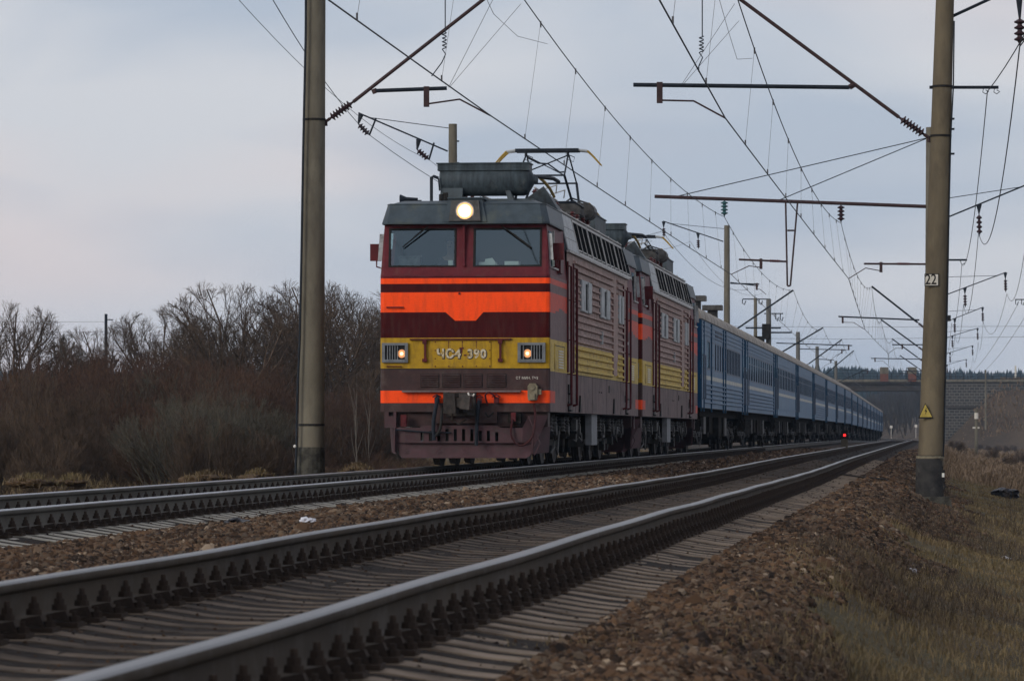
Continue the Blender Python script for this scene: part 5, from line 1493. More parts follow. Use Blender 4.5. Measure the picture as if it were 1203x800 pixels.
# ---- right pole, numbered 22
YR = 68.0
ra = catenary_pole(YR, P(1092, 583, YR)[0], -.62, 10.6, .225, .135, 'concrete_warm', .262, 'large concrete pole in the right foreground with number plate and black foot', bands=(P(0, 536, YR)[2], P(0, 160, YR)[2], P(0, 102, YR)[2]))
zb_ = -.62
b = MB(); z1 = P(0, 538, YR)[2]-zb_; z0 = P(0, 584, YR)[2]-zb_
b.lathe((0, 0, z0-.02), (0, 0, 9), [(0, .245), (z1-z0, .236), (z1-z0+.02, .228)], 24); b.build('painted_foot', 'bitumen', ra, smooth=True)
b = MB()
b.hexa([(-.42, -.36, -.45), (.34, -.36, -.45), (.34, .5, -.45), (-.42, .5, -.45)], [(-.36, -.32, .09), (.30, -.32, .09), (.30, .4, .09), (-.36, .4, .09)])
b.hexa([(.10, -.42, -.5), (.36, -.42, -.5), (.36, -.30, -.5), (.10, -.30, -.5)], [(.12, -.40, .04), (.33, -.40, .04), (.33, -.3, .04), (.12, -.3, .04)])
b.tube([(-.30, -.42, -.12), (-.10, -.46, -.10), (.10, -.46, -.20)], .05, 6)
b.build('foundation', 'base_crack', ra)
# black band clamp, yellow worn ring
b = MB(); b.lathe((.01, 0, z1-.01), (.01, 0, 9), [(0, .24), (.02, .245), (.045, .24)], 24); b.build('ring', 'dust_khaki', ra)
# plate 22 on the shaft
def shaft_x(z): return .262*(z-zb_)/8.5
zc = P(0, 329.5, YR)[2]; rr = .225+(.135-.225)*(zc-zb_)/(10.6+.62)
cx = P(1093, 0, YR)[0]-ra.location.x
def plate(name, cx, zc, w, h, mat, rad, frame=None):
    b = MB(); n = 8; x0 = shaft_x(zc+0)
    for k in range(n):
        xa, xb = cx-w/2+w*k/n, cx-w/2+w*(k+1)/n
        ya = -math.sqrt(max(0, rad**2-min(abs(xa-x0), rad*.97)**2))-.012; yb = -math.sqrt(max(0, rad**2-min(abs(xb-x0), rad*.97)**2))-.012
        b.quad((xa, ya, zc-h/2-zb_), (xb, yb, zc-h/2-zb_), (xb, yb, zc+h/2-zb_), (xa, ya, zc+h/2-zb_))
        b.quad((xa, ya+.004, zc-h/2-zb_), (xa, ya+.004, zc+h/2-zb_), (xb, yb+.004, zc+h/2-zb_), (xb, yb+.004, zc-h/2-zb_))
    return b.build(name, mat, ra)
b = MB(); w_, h_ = .245, .215
b.box(cx-w_/2, cx+w_/2, -rr-.022, -rr-.012, zc-h_/2-zb_, zc+h_/2-zb_)
pl_ = b.build('number_plate', 'black', ra)
b = MB(); b.box(cx-w_/2+.014, cx+w_/2-.014, -rr-.026, -rr-.022, zc-h_/2+.014-zb_, zc+h_/2-.014-zb_); b.build('plate_face', 'sign_white', pl_)
text_mesh('plate_text', '22', .25, 'black', pl_, Matrix.Translation((cx-.015, -rr-.028, zc-zb_)) @ Matrix.Rotation(math.pi/2, 4, 'X') @ Matrix.Diagonal((.80, 1, 1, 1)), .001, .003)
# warning triangle with a lightning flash
zc = P(0, 482.5, YR)[2]; cx = P(1086, 0, YR)[0]-ra.location.x; rr = .222
b = MB(); h = .235; a = .115
def tri(b, s, y, dy):
    pts = [(cx-a*s, zc-zb_-h/2*s-.0), (cx+a*s, zc-zb_-h/2*s), (cx-.01, zc-zb_+h/2*s)]
    b.prism(pts, 'y', y-dy, y)
tri(b, 1.12, -rr-.010, .008); wt = b.build('warning_sign', 'black', ra)
b = MB(); tri(b, .93, -rr-.019, .003); b.build('sign_face', 'sign_yellow', wt)
b = MB(); y = -rr-.023; z0 = zc-zb_; b.prism([(cx+.012, z0+.06), (cx-.022, z0-.012), (cx-.002, z0-.008), (cx-.014, z0-.075), (cx+.022, z0+.005), (cx+.002, z0+.004)], 'y', y-.002, y); b.build('flash', 'black', wt)
# cantilever and arm over the nearer track
cantilever(ra, P(1091, 162, YR), P(866, -3, YR), P(1056, 138, YR))
horiz(ra, P(744, 100, YR), P(998, 103, YR), P(775, 101, YR), [P(815, 119, YR), P(852, 139, YR)], r=.036)
b = MB(); b.tube([rel(ra, P(998, 103, YR)), rel(ra, P(1003, 100, YR))], .05, 6); b.build('joint', 'tube_rust', ra)
# right side arms, cable and fittings
b = MB(); b.tube([rel(ra, P(1092, 103, YR)), rel(ra, P(1173, 103, YR))], .028, 6)
for x in (1158, 1171):
    p = rel(ra, P(x, 106, YR)); b.tube([p+V3(-.04, 0, .02), p+V3(-.05, 0, -.04), p+V3(0, 0, -.07), p+V3(.05, 0, -.03), p+V3(.0, 0, 0)], .008, 4)
b.build('wire_arm', 'steel_blue', ra)
feeder_bracket(ra, P(1118, 20, YR), P(1235, -34, YR), P(1114, -60, YR), ())
q = MB(); p = rel(ra, P(1197, -12, YR)); b = MB(); b.tube([p+V3(0, 0, .05), rel(ra, P(1198, 22, YR))], [.08, .02], 6); fb = b.build('hanger', 'steel_blue', ra)
insulator(fb, rel(ra, P(1198, 20, YR)), rel(ra, P(1198, 54, YR)), .10, 4, 'ins_dark')
b = MB(); pts = [rel(ra, P(x, y, YR-.1)) for x, y in ((1121, 25), (1120, 102), (1117, 160), (1115, 245), (1113.5, 330), (1112, 400), (1110, 470), (1109, 520), (1108, 536))]
b.tube(pts, .013, 5)
for y in (140, 152, 181): 
    x = 1119; p = rel(ra, P(x, y, YR-.1)); b.box(p.x-.03, p.x+.03, -.15, -.05, p.z-.015, p.z+.015)
b.build('down_cable', 'steel_blue', ra)
b = MB(); pts = [rel(ra, P(x, y, YR-.25)) for x, y in ((1107, 548), (1108, 560), (1110, 572), (1106, 583), (1098, 586), (1084, 586))]
b.tube(pts, .014, 6); p = rel(ra, P(1108, 552, YR-.25)); b.lathe(p, p+V3(.01, 0, -1), [(0, .03), (.12, .03), (.20, .02)], 8); b.build('earth_cable', 'black', ra)
b = MB(); p = rel(ra, P(1108, 557, YR-.28)); b.box(p.x-.02, p.x+.02, p.y-.01, p.y+.01, p.z-.05, p.z+.02); b.build('cable_joint', 'paper', ra)
# earth cable from the pole foot to the rail
b = MB(); pts = []
for x, y, Y in ((1084, 586, 67.6), (1070, 583, 67.9), (1040, 577, 69), (1010, 571, 71), (975, 567.5, 74), (950, 569, 75)):
    q = P(x, y, Y); pts.append((q[0], q[1], max(q[2], float(G(q[0], q[1]))+.05)))
b.tube(pts, .014, 5); o = b.build('earth_wire', 'black', None, origin=pts[0]); tag(o, 'black earthing cable running over the ballast from the numbered pole', 'cable')

# ---- second right pole with the long beam over both tracks (stands right behind the numbered pole)
rb_ = catenary_pole(YB2, P(1093, 0, YB2)[0], -1.2, P(0, 150, YB2)[2], .21, .15, 'concrete', 0, 'concrete pole hidden behind the numbered one, holding the long beam over both tracks')
b = MB(); A0 = rel(rb_, P(1091, 243, YB2)); A1 = rel(rb_, P(769, 231, YB2)); b.tube([A0, A1], .062, 8); beam = b.build('beam', 'tube_rust', rb_)
b = MB(); tp = rel(rb_, P(1091, 162, YB2)); b.tube([tp, rel(rb_, P(795, 231, YB2))], .017, 5); b.tube([tp, rel(rb_, P(914, 236, YB2))], .017, 5); b.build('stay', 'steel_blue', rb_)
insulator(beam, rel(rb_, P(851, 235, YB2)), rel(rb_, P(851, 255, YB2)), .13, 4, 'ins_glass'); insulator(beam, rel(rb_, P(988, 240, YB2)), rel(rb_, P(988, 262, YB2)), .13, 4, 'ins_dark')
b = MB(); 
for pa, pb in (((923, 238), (925, 336)), ((937, 238), (928.5, 336)), ((925, 271), (933, 271)), ((925, 336), (928.5, 336))): b.tube([rel(rb_, P(*pa, YB2)), rel(rb_, P(*pb, YB2))], .032, 6)
b.build('hanging_post', 'tube_rust', beam)
h1 = horiz(rb_, P(868, 305, YB2), P(925, 307.5, YB2), P(894, 306, YB2), [P(880, 312.5, YB2), P(859, 322.5, YB2)], 'tube_rust', .035)
h2 = horiz(rb_, P(1015, 310, YB2), P(1091, 310.5, YB2), P(1035, 310, YB2), [P(1017, 315, YB2), P(997, 327.5, YB2)], 'tube_rust', .035)
insulator(h1, rel(rb_, P(903, 306.5, YB2)), rel(rb_, P(918, 307, YB2)), .06, 6, 'cer_red'); insulator(h2, rel(rb_, P(1053, 310, YB2)), rel(rb_, P(1070, 310.3, YB2)), .06, 6, 'cer_red')
feeder_bracket(rb_, P(1095, 263, YB2), P(1214, 214, YB2), P(1095, 236, YB2), ((.97, .8), (.463, .8)))
b = MB(); b.tube([rel(rb_, P(1095, 305.5, YB2)), rel(rb_, P(1136, 305.5, YB2))], .035, 5); b.tube([rel(rb_, P(1128, 306, YB2)), rel(rb_, P(1130, 311, YB2)), rel(rb_, P(1134, 309, YB2))], .015, 4); b.build('wire_arm', 'steel_blue', rb_)

# ---- farther right poles
def far_right(Y, ptop, c0, c1, h0, h1, clamp, arm, fb0, fb1, label, m='steel_blue'):
    t = catenary_pole(Y, P(1092.5, 0, Y)[0], -1.7, P(0, ptop, Y)[2], .21, .16, 'concrete_far', 0, label)
    cantilever(t, P(1091, c0[1]+(c0[1]-c1[1])*(1091-c0[0])/(c0[0]-c1[0]), Y), P(*c1, Y), P(*c0, Y), m, .05)
    horiz(t, P(*h0, Y), P(*h1, Y), P(*clamp, Y), [P(*a, Y) for a in arm], m, .04)
    feeder_bracket(t, P(1094, fb0, Y), P(*fb1, Y), P(1094, fb1[1]+6, Y), ((.99, .7), (.45, .7)))
    return t
far_right(205, 262, (1078, 379), (1024, 336.5), (985, 372), (1080, 376), (990, 373), [(1003, 379), (1016.5, 387.5)], 353, (1182, 320), 'second pole in line behind the numbered pole, its arm bent toward the train')
far_right(270, 320, (1078, 407), (1035, 375.5), (1048, 405), (1086, 405), (1060, 405), [(1052, 409), (1043.5, 415.5)], 385, (1155, 361), 'third pole in line behind the numbered pole')
far_right(331, 350, (1078, 420), (1048, 398), (1023, 421), (1086, 422), (1028, 421), [(1037, 424), (1044, 430)], 402, (1149, 385.5), 'fourth pole in line behind the numbered pole')
far_right(391, 375, (1078, 432), (1057, 417.5), (1060, 436), (1086, 436), (1066, 436), [(1060, 438), (1054, 442)], 421, (1143, 406), 'fifth pole in line behind the numbered pole')
far_right(470, 400, (1080, 444), (1065, 432), (1066, 446), (1086, 446), (1070, 446), [(1066, 447), (1060, 450)], 434, (1135.5, 422), 'farthest pole in line behind the numbered pole, near the bridge')
b = MB(); x, y, z = P(1112, 374, 205); b.box(x-.2, x+.2, y-.2, y+.2, z-.15, z+.15); 
o = b.build('junction_box', 'black', None, origin=(x, y, z)); tag(o, 'small dark box fixed at the edge of the second pole behind the numbered one', 'box'); 

# ---- wires
def span(p, q, sag, n=22):
    p, q = V3(*p), V3(*q); return [p.lerp(q, k/n)-V3(0, 0, 4*sag*(k/n)*(1-k/n)) for k in range(n+1)]
def overhead(label, cont, mess, sags, drops, rc=.0125, rm=.011, seed=0):
    t = empty('overhead_wires', cont[0]); tag(t, label, 'overhead wires', 'overhead wires above the tracks')
    o0 = V3(*cont[0])
    b = MB(); pts = []
    for a, c in zip(cont[:-1], cont[1:]): pts += span(a, c, .03, 8)[:-1]
    pts.append(V3(*cont[-1])); b.tube([p-o0 for p in pts], rc, 5); b.build('contact_wire', 'wire', t)
    b = MB(); mp_ = []
    for (a, c), s in zip(zip(mess[:-1], mess[1:]), sags): mp_.append(span(a, c, s))
    pts = [p for s in mp_ for p in s[:-1]]+[mp_[-1][-1]]; b.tube([p-o0 for p in pts], rm, 5); b.build('messenger_wire', 'wire', t)
    for i, ((a, c), s, n) in enumerate(zip(zip(mess[:-1], mess[1:]), sags, drops)):
        a, c = V3(*a), V3(*c); ca, cc = V3(*cont[i]), V3(*cont[i+1])
        for k in range(n):
            f = (k+.75)/(n+.5)
            if f > .985: continue
            top = a.lerp(c, f)-V3(0, 0, 4*s*f*(1-f)); bot = ca.lerp(cc, f)
            d = MB(); d.tube([top-o0, bot-o0], .0042 if i < 3 else .006, 4); d.cyl(top-o0+V3(0, 0, .03), top-o0-V3(0, 0, .09), .016, n=5); d.cyl(bot-o0+V3(0, 0, .08), bot-o0-V3(0, 0, .02), .015, n=5)
            d.build('dropper', 'wire_thin', t)
    return t
nc = [(-2.96, 0, 5.98), P(852, 139, YR), P(997, 327.5, YB2), P(1016.5, 387.5, 205), P(1043.5, 415.5, 270), P(1044, 430, 331), P(1054, 442, 391), P(1060, 450, 470), (P(1068, 455, 600))]
nm = [(-3.0, 0, 8.0), P(866.5, -1, YR), P(988, 262, YB2), P(1024, 337, 205), P(1035, 376, 270), P(1048, 399, 331), P(1057, 418, 391), P(1065, 433, 470), P(1070, 448, 600)]
overhead('pair of wires with droppers hung above the nearer empty track', nc, nm, [.85, .8, .8, .8, .8, .8, .8, .8], [7, 8, 8, 7, 6, 5, 4, 2])
fc = [(-7.75, 0, 6.2), P(576, 136, YA), P(859, 322.5, YB2), P(900, 346, 205), P(950, 405, 258), P(975, 424, 316), P(962+20, 436, 370), P(1005, 449, 443)]
fc[3] = (XF(205.)+.2, 205, 5.9); fc[4] = (XF(258.)-.2, 258, 5.9); fc[5] = (XF(316.)+.2, 316, 5.8); fc[6] = (XF(370.)-.2, 370, 5.7); fc[7] = (XF(443.), 443, 5.6)
fm_ = [(-7.7, 0, 8.5), P(599, -24, YA), P(851, 255, YB2), P(932, 341, 205), P(967, 385, 258), P(989, 399, 316), P(1003, 412, 370), P(1020, 433, 443)]
overhead('pair of wires with droppers hung above the track that carries the train', fc, fm_, [.7, .62, .7, .8, .8, .8, .8], [7, 9, 8, 6, 5, 5, 4])
# stitch ropes and coiled jumpers near the two nearest supports
def loose(name, pts, r, label, cat, mat='wire'):
    b = MB(); o0 = V3(*pts[0]); b.tube([V3(*p)-o0 for p in pts], r, 5); o = b.build(name, mat, None); o.location = pts[0]; return tag(o, label, cat)
loose('stitch_wire', [P(571, -2, 69.5), P(580, 17, 71), P(608, 43, 76), P(643, 52, 82)], .005, 'thin stitch rope slung under the messenger wire, left of centre at the top', 'wire', 'wire_thin')
loose('stitch_wire', [P(844, -4, 68), P(856, 38, 74), P(866, 70, 80), P(884, 69, 84)], .005, 'thin stitch rope slung under the messenger wire, near the top right tube', 'wire', 'wire_thin')
def coil(name, x0, y0, y1, x2, y2, Y, label):
    pts = [P(x0, -12, Y), P(x0, y0, Y)]
    for k in range(26):
        f = k/25; a = f*2*math.pi*4.5; q = P(x0-1+2*0, y0+(y1-y0)*f, Y); pts.append((q[0]+.035*math.cos(a), q[1]+.035*math.sin(a), q[2]))
    pts += [P(x0+.5, y1+6, Y), P(x0-4, y1+16, Y), P(x2, y2, Y)]
    loose(name, pts, .010, label, 'cable', 'wire')
coil('jumper_cable', 523, 39, 58, 507, 90, 66, 'coiled jumper cable hanging to the contact wire left of the locomotive')
coil('jumper_cable', 825, 43, 62, 821, 85, 63, 'coiled jumper cable hanging to the contact wire above the nearer track')
for a, c, lab in (((581, -4, 68), (527, 103, 69), 'thin brace wire falling to the left register arm, steep one'), ((612, 5, 72), (528, 103, 69), 'thin brace wire falling to the left register arm, slanted one'),
                  ((863, 5, 70), (802, 98, 68), 'thin brace wire fanning to the right tube, uppermost'), ((868, 25, 73), (804, 98, 68), 'thin brace wire fanning to the right tube, lowermost')):
    loose('brace_wire', [P(*a), P(*c)], .0045, lab, 'wire', 'wire_thin')
# feeders
def feeder(pts, sags, r, label, grp):
    b = MB(); P_ = []
    for (a, c), s in zip(zip(pts[:-1], pts[1:]), sags): P_ += span(a, c, s, 18)[:-1]
    P_.append(V3(*pts[-1])); o0 = V3(*pts[0]); b.tube([p-o0 for p in P_], r, 5); o = b.build('feeder_wire', 'wire', None); o.location = pts[0]; return tag(o, label, 'wire', grp)
gl = 'feeder wires left of the line'; gr_ = 'feeder wires right of the line'
feeder([(-9.5, 2, 13.2), (-6.4, YA, 12.35), P(434, 159, YB2), P(778, 272, YC), P(880, 340, 262)], [.6, .7, 1.6, 1.0], .012, 'feeder wire passing the top of the left pole, the one nearer to the track', gl)
feeder([(-11, 2, 13.0), (-7.6, YA, 11.6), P(504, 188, YB2), P(811, 284, YC), P(895, 345, 262)], [.6, .9, 1.6, 1.0], .008, 'thin feeder wire sloping down from the upper left corner', gl)
feeder([(2.6, 2, 6.9), P(1160, 108, YR), P(1130, 311, YB2), P(1118, 380, YC), P(1110, 410, 270), P(1108, 425, 331)], [.8, .9, .9, .9, .9], .009, 'thin wire from the ringed arm of the numbered pole', gr_)
feeder([(2.9, 2, 7.6), P(1198, 55, YR), P(1149.6, 273, YB2), P(1132, 358, YC), P(1122, 392, 270), P(1116, 410, 331)], [.9, 1.55, 1.4, 1.2, 1.0], .012, 'heavy sagging feeder wire hung from the insulator right of the numbered pole', gr_)
feeder([P(1262, 60, YR), P(1211, 240, YB2), P(1183, 345, YC), P(1155, 378, 270), P(1149, 402, 331), P(1143, 420, 391), P(1135, 436, 470)], [1.5, 1.5, 1.4, 1.2, 1.0, 1.0], .011, 'outermost sagging feeder wire at the right edge', gr_)
for k, (y0, y1) in enumerate(((383, 385), (397, 397))):
    o = loose('distant_wire', [P(820, y0, 420), P(1000, y0+1.5, 430), P(1260, y1-2, 440)], .018, ('upper' if k == 0 else 'lower')+' of two thin level wires crossing far behind the numbered pole', 'wire', 'wire_thin')
for k, (x0, x1) in enumerate(((1196, 1128), (1203, 1140))):
    loose('distant_wire', span(P(x0+10*k, 357, 300), P(x1, 445, 560), 1.2, 10), .016, ('left' if k == 0 else 'right')+' of two thin wires falling from the hooked arm at the right edge', 'wire', 'wire_thin')
# pole with the hooked arm at the right edge
YH = 300.
hp = empty('utility_pole', (P(1212, 0, YH)[0], YH, -2.6)); tag(hp, 'pole just past the right edge whose hooked arm shows beside the numbered pole', 'pole')
z = P(0, 352, YH)[2]+2.6
b = MB(); b.tube([(0, 0, 0), (0, 0, z+.5)], [.16, .12], 8); b.build('shaft', 'concrete', hp)
b = MB(); b.box(-1.25, 1.0, -.03, .03, z-.04, z+.04)
for x in (-1.2, -.75): b.tube([(x, 0, z), (x-.02, 0, z-.32), (x+.12, 0, z-.42), (x+.2, 0, z-.15)], .035, 5)
b.build('crossarm', 'steel_blue', hp)

# ================================================================ small line-side things
# dwarf signal
Ys = 150.; x, y, z = P(992, 518, Ys)
zg = float(G(XN(Ys)-2.2, Ys)); Ys = 150.
ds = empty('dwarf_signal', (x, Ys, z-.02)); tag(ds, 'small ground signal with a glowing red lamp between the tracks', 'signal')
b = MB(); b.box(-.12, .12, -.1, .1, -.3, .08); b.box(-.06, .06, -.06, .06, .08, .12); b.build('base', 'concrete_warm', ds)
b = MB(); b.box(-.12, .12, -.06, .10, .12, .42); b.cyl((0, -.06, .24), (0, -.16, .24), .085, n=12, caps=False); b.box(-.1, .1, -.16, -.06, .32, .34); b.build('housing', 'black', ds)
b = MB(); b.lathe((0, -.065, .24), (0, -1, .24), [(0, .05), (.02, .042), (.03, .02)], 14); b.build('red_lens', 'red_lamp', ds)
# tail lights-like white marker posts near the bridge
for x, y, Y, h, lab in ((1047, 503, 600, .7, 'tiny white marker left of the gap under the bridge'), (1076, 502, 600, .7, 'tiny white marker beside the numbered pole under the bridge')):
    p = P(x, y, Y); b = MB(); b.box(-.18, .18, -.1, .1, 0, .40); b.box(-.03, .03, -.03, .03, -1.6, 0); o = b.build('marker_post', 'white_paint', None); o.location = p; tag(o, lab, 'marker', 'white markers by the bridge')
# concrete post with white band on the right
Yp = 330.; p = P(1147, 528, Yp); t = empty('trackside_post', p); tag(t, 'slim grey post with a white band before the grassy bridge embankment', 'post')
b = MB(); b.tube([(0, 0, -.6), (0, 0, 3.4)], [.16, .12], 8); b.build('shaft', 'concrete', t)
b = MB(); b.lathe((0, 0, 2.55), (0, 0, 9), [(0, .17), (.5, .16)], 8); b.build('white_band', 'sign_white', t)
b = MB(); b.box(-.30, .25, -.1, .1, 1.75, 1.88); b.build('bracket', 'sign_white', t)
p = P(1158, 480, 560.); b = MB(); b.tube([(0, 0, -3), (0, 0, 5.5)], [.16, .10], 8); o = b.build('thin_post', 'concrete', None); o.location = p; tag(o, 'thin grey mast in front of the stone bridge abutment', 'post')
# distant mast behind the bushes on the left
p = P(124.5, 390, 320.); t = empty('utility_pole', (p[0], 320, -2)); tag(t, 'thin blue-grey mast sticking out of the bushes at far left', 'pole')
z = P(0, 369, 320.)[2]+2; b = MB(); b.tube([(0, 0, 0), (0, 0, z)], [.18, .12], 8); b.build('shaft', 'steel_blue', t)
b = MB(); b.box(-.1, .6, -.03, .03, z-.5, z-.42); b.build('arm', 'steel_blue', t)
for k, y in enumerate((378, 390)): loose('distant_wire', [P(-40, y, 320), P(60, y+.5, 320), P(124.5, y, 320)], .012, ('upper' if not k else 'lower')+' faint wire running left from the mast in the bushes', 'wire', 'wire_thin')
# litter
def litter(px, py, Yg, size, mat, label, name, seed, flat=.4):
    rng = random.Random(seed); x = (px-601.5)*Yg/FPX; zg = float(G(x, Yg)); me = bmesh.new(); bmesh.ops.create_icosphere(me, subdivisions=3, radius=1)
    for v in me.verts:
        n = 1+.45*math.sin(v.co.x*3.1+seed)*math.cos(v.co.y*4.3+seed*2)+.22*math.sin(v.co.x*11+seed)*math.sin(v.co.y*9)+.05*rng.uniform(-1, 1); v.co = Vector((v.co.x*size[0]*n, v.co.y*size[1]*n, v.co.z*size[2]*n+size[2]*.5))
    m = bpy.data.meshes.new(name); me.to_mesh(m); me.free(); m.materials.append(MATS[mat]); o = bpy.data.objects.new(name, m); COL.objects.link(o); o.location = (x, Yg, zg); return tag(o, label, 'litter')
def depth_at(px, py, z): return (CAM_H-z)*FPX/(py-507)
litter(362, 597.5, 33.5, (.065, .22, .03), 'white_plastic', 'crumpled white plastic lying on the brown ballast beside the far track', 'plastic_scrap', 3)
litter(278, 622, 33.3, (.11, .2, .04), 'black_plastic', 'crumpled black rag on the ballast between the tracks', 'rag', 5)
litter(1180, 601, 95., (.24, .5, .15), 'black_plastic', 'torn black plastic bag lying in the grass right of the numbered pole', 'plastic_bag', 8)
litter(1072, 705, 33., (.03, .06, .02), 'white_plastic', 'small white scrap in the grass at lower right', 'plastic_scrap', 9)
litter(1181, 665, 45., (.05, .1, .02), 'white_plastic', 'pale scrap in the grass near the right edge', 'plastic_scrap', 11)
litter(770, 553, 62., (.05, .15, .03), 'white_plastic', 'white stone-like scrap on the ballast beyond the nearer track', 'plastic_scrap', 14)
# little mounds of spoil left of the far track
for k, (px, w_, h_, Y, lab) in enumerate(((243, 1.0, .30, 74, 'low mound of brown soil behind the far rail, wider one'), (302, .62, .34, 76, 'rounded tan soil mound behind the far rail'), (36, .9, .26, 70, 'low soil mound at the far left edge'), (85, .6, .22, 71, 'small soil mound between the leftmost ones'), (420, .7, .3, 92, 'straw-covered mound between left pole and locomotive'))):
    x = (px-601.5)*Y/FPX; o = litter(px, 0, Y, (w_*.42, .8, h_*.30), 'mound_mat', lab, 'soil_mound', 20+k); o.location.z = -.36; o.data.polygons.foreach_set('use_smooth', [True]*len(o.data.polygons)); o['category'] = 'mound'

def mound_straw():
    rg = np.random.default_rng(31); Xs = []; Ys_ = []; Zs = []
    for o in list(bpy.data.objects):
        if o.name.split('.')[0] != 'soil_mound': continue
        n = 650; a = rg.random(n)*6.283; r_ = np.abs(rg.normal(0, .55, n))
        w_ = o.dimensions.x*.62
        Xs.append(o.location.x+np.cos(a)*r_*w_); Ys_.append(o.location.y+np.sin(a)*r_*1.3); Zs.append(o.location.z+.03+o.dimensions.z*.5*np.exp(-r_**2*1.6)-.20*np.clip(r_-.7, 0, 1))
    X = np.concatenate(Xs); Y = np.concatenate(Ys_); Z = np.concatenate(Zs)
    blades('mound_straw', X, Y, Z, .02+.17*rg.random(len(X))**2.2, np.full(len(X), .006), 1.0, 'grass_dry', 'dead straw lying over the little soil mounds behind the far rail', 'grass', 9)
mound_straw()
# ================================================================ bridge
br = empty('road_bridge', (61, YB, -.6)); tag(br, 'concrete road bridge on stone abutments crossing the line in the hazy distance', 'bridge')
def BB(name, mat, *boxes):
    b = MB()
    for q in boxes: b.box(q[0]-61, q[1]-61, q[2], q[3], q[4]+.6, q[5]+.6)
    return b.build(name, mat, br)
BB('deck', 'bridge_con', (30, 140, -4.8, 6.8, 8.2, 8.75), (52, 72, -4.4, 6.4, 7.1, 8.2))
BB('cornice', 'concrete', (30, 140, -5.1, -4.8, 8.55, 8.95))
def stone_mat():
    m = bpy.data.materials.new('abutment_stone'); m.use_nodes = True; t = m.node_tree; N = t.nodes; b = N['Principled BSDF']; b.inputs['Roughness'].default_value = .9
    tc = N.new('ShaderNodeTexCoord'); mp = N.new('ShaderNodeMapping'); mp.inputs['Rotation'].default_value = (R(90), 0, 0); t.links.new(tc.outputs['Object'], mp.inputs[0])
    br_ = N.new('ShaderNodeTexBrick'); br_.inputs['Scale'].default_value = 1.0; br_.inputs['Brick Width'].default_value = .80; br_.inputs['Row Height'].default_value = .46; br_.inputs['Mortar Size'].default_value = .05
    br_.inputs['Color1'].default_value = (.022, .021, .020, 1); br_.inputs['Color2'].default_value = (.048, .043, .038, 1); br_.inputs['Mortar'].default_value = (.115, .11, .10, 1)
    t.links.new(mp.outputs[0], br_.inputs[0]); t.links.new(br_.outputs[0], b.inputs['Base Color']); MATS['abutment_stone'] = m
stone_mat()
BB('abutment', 'abutment_stone', (69.6, 84, -5.0, 7, -3, 8.2)); BB('abutment', 'abutment_stone', (38, 52.6, -5.0, 7, -3, 8.2))
BB('coping', 'bridge_con', (69.5, 84, -5.25, -5.0, 4.3, 4.7))
b = MB()
x = 31.
while x < 139: b.box(x-61, x-61+.12, -4.7, -4.58, 9.35, 10.55); x += 2.3
for z in (10.45, 10.0, 9.65): b.box(31-61, 139-61, -4.68, -4.6, z, z+.09)
b.build('railing', 'steel_blue', br)
for x in (59.7, 64.2):
    b = MB(); b.box(x-.65-61, x+.65-61, -5.3, -4.85, 9.2, 10.45); o = b.build('brick_pillar', 'brick_red', br)
    b = MB(); b.box(x-.68-61, x+.68-61, -5.35, -4.82, 10.45, 11.5); b.build('pillar_top', 'concrete', o)
p = P(1193, 447, 650.); b = MB(); b.box(-.14, .14, -.1, .1, -1.2, 2.4); o = b.build('road_post', 'sign_white', None); o.location = p; tag(o, 'white post standing on the road embankment at the right edge', 'post')

# ================================================================ vegetation
def branch_mesh(stems, rng, levels, spread, nchild, shrink, up, wiggle=.12, twig_r=.006, segs=4, env=None):
    """stems: list of (origin, direction, length, radius); returns arrays of 3-sided tapered tubes"""
    Vs = []; Fs = []
    def add(p, q, r0, r1):
        d = q-p
        if d.length < 1e-6: return
        d = d.normalized(); a = d.orthogonal().normalized(); b = d.cross(a); i = len(Vs)
        for c, r in ((p, r0), (q, r1)):
            for k in range(3):
                t = 2.0944*k; Vs.append(c+a*(math.cos(t)*r)+b*(math.sin(t)*r))
        for k in range(3): k2 = (k+1) % 3; Fs.append((i+k, i+k2, i+3+k2, i+3+k))
    def grow(p, d, L_, r, lv):
        pts = [p]; dd = d.copy(); n = segs if lv > 0 else 3
        for k in range(n):
            dd = (dd+Vector((rng.gauss(0, wiggle), rng.gauss(0, wiggle), rng.gauss(0, wiggle)+up*.25))).normalized()
            q_ = pts[-1]+dd*(L_/n)
            if env and k and env(q_) > rng.uniform(.93, 1.04): break
            pts.append(q_)
        n = len(pts)-1
        for k in range(n):
            r0 = r*(1-.7*k/n); r1 = r*(1-.7*(k+1)/n); add(pts[k], pts[k+1], max(r0, twig_r*.6), max(r1, twig_r*.45))
        if lv <= 0: return
        m = nchild[lv-1]
        for j in range(m):
            f = .25+.75*(j+rng.random())/m; i = min(int(f*n), n-1); q = pts[i].lerp(pts[i+1], f*n-i)
            base = (pts[i+1]-pts[i]).normalized(); ax = base.orthogonal().normalized(); ax.rotate(Matrix.Rotation(rng.uniform(0, 6.283), 3, base))
            an = rng.uniform(spread*.5, spread); nd = (base*math.cos(an)+ax*math.sin(an)+Vector((0, 0, up*.3))).normalized()
            if env and env(q) > .97: continue
            grow(q, nd, L_*shrink*rng.uniform(.7, 1.15)*(1.15-.5*f), r*(1-.7*f)*.62, lv-1)
    for o, d, L_, r in stems: grow(Vector(o), Vector(d).normalized(), L_, r, levels)
    return Vs, Fs
def veg_mesh(name, VF, mat):
    Vs, Fs = VF; V = np.array([tuple(v) for v in Vs], dtype=np.float32); F = np.array(Fs, dtype=np.int32)
    o = npmesh(name, V, F, mat, 4); return o
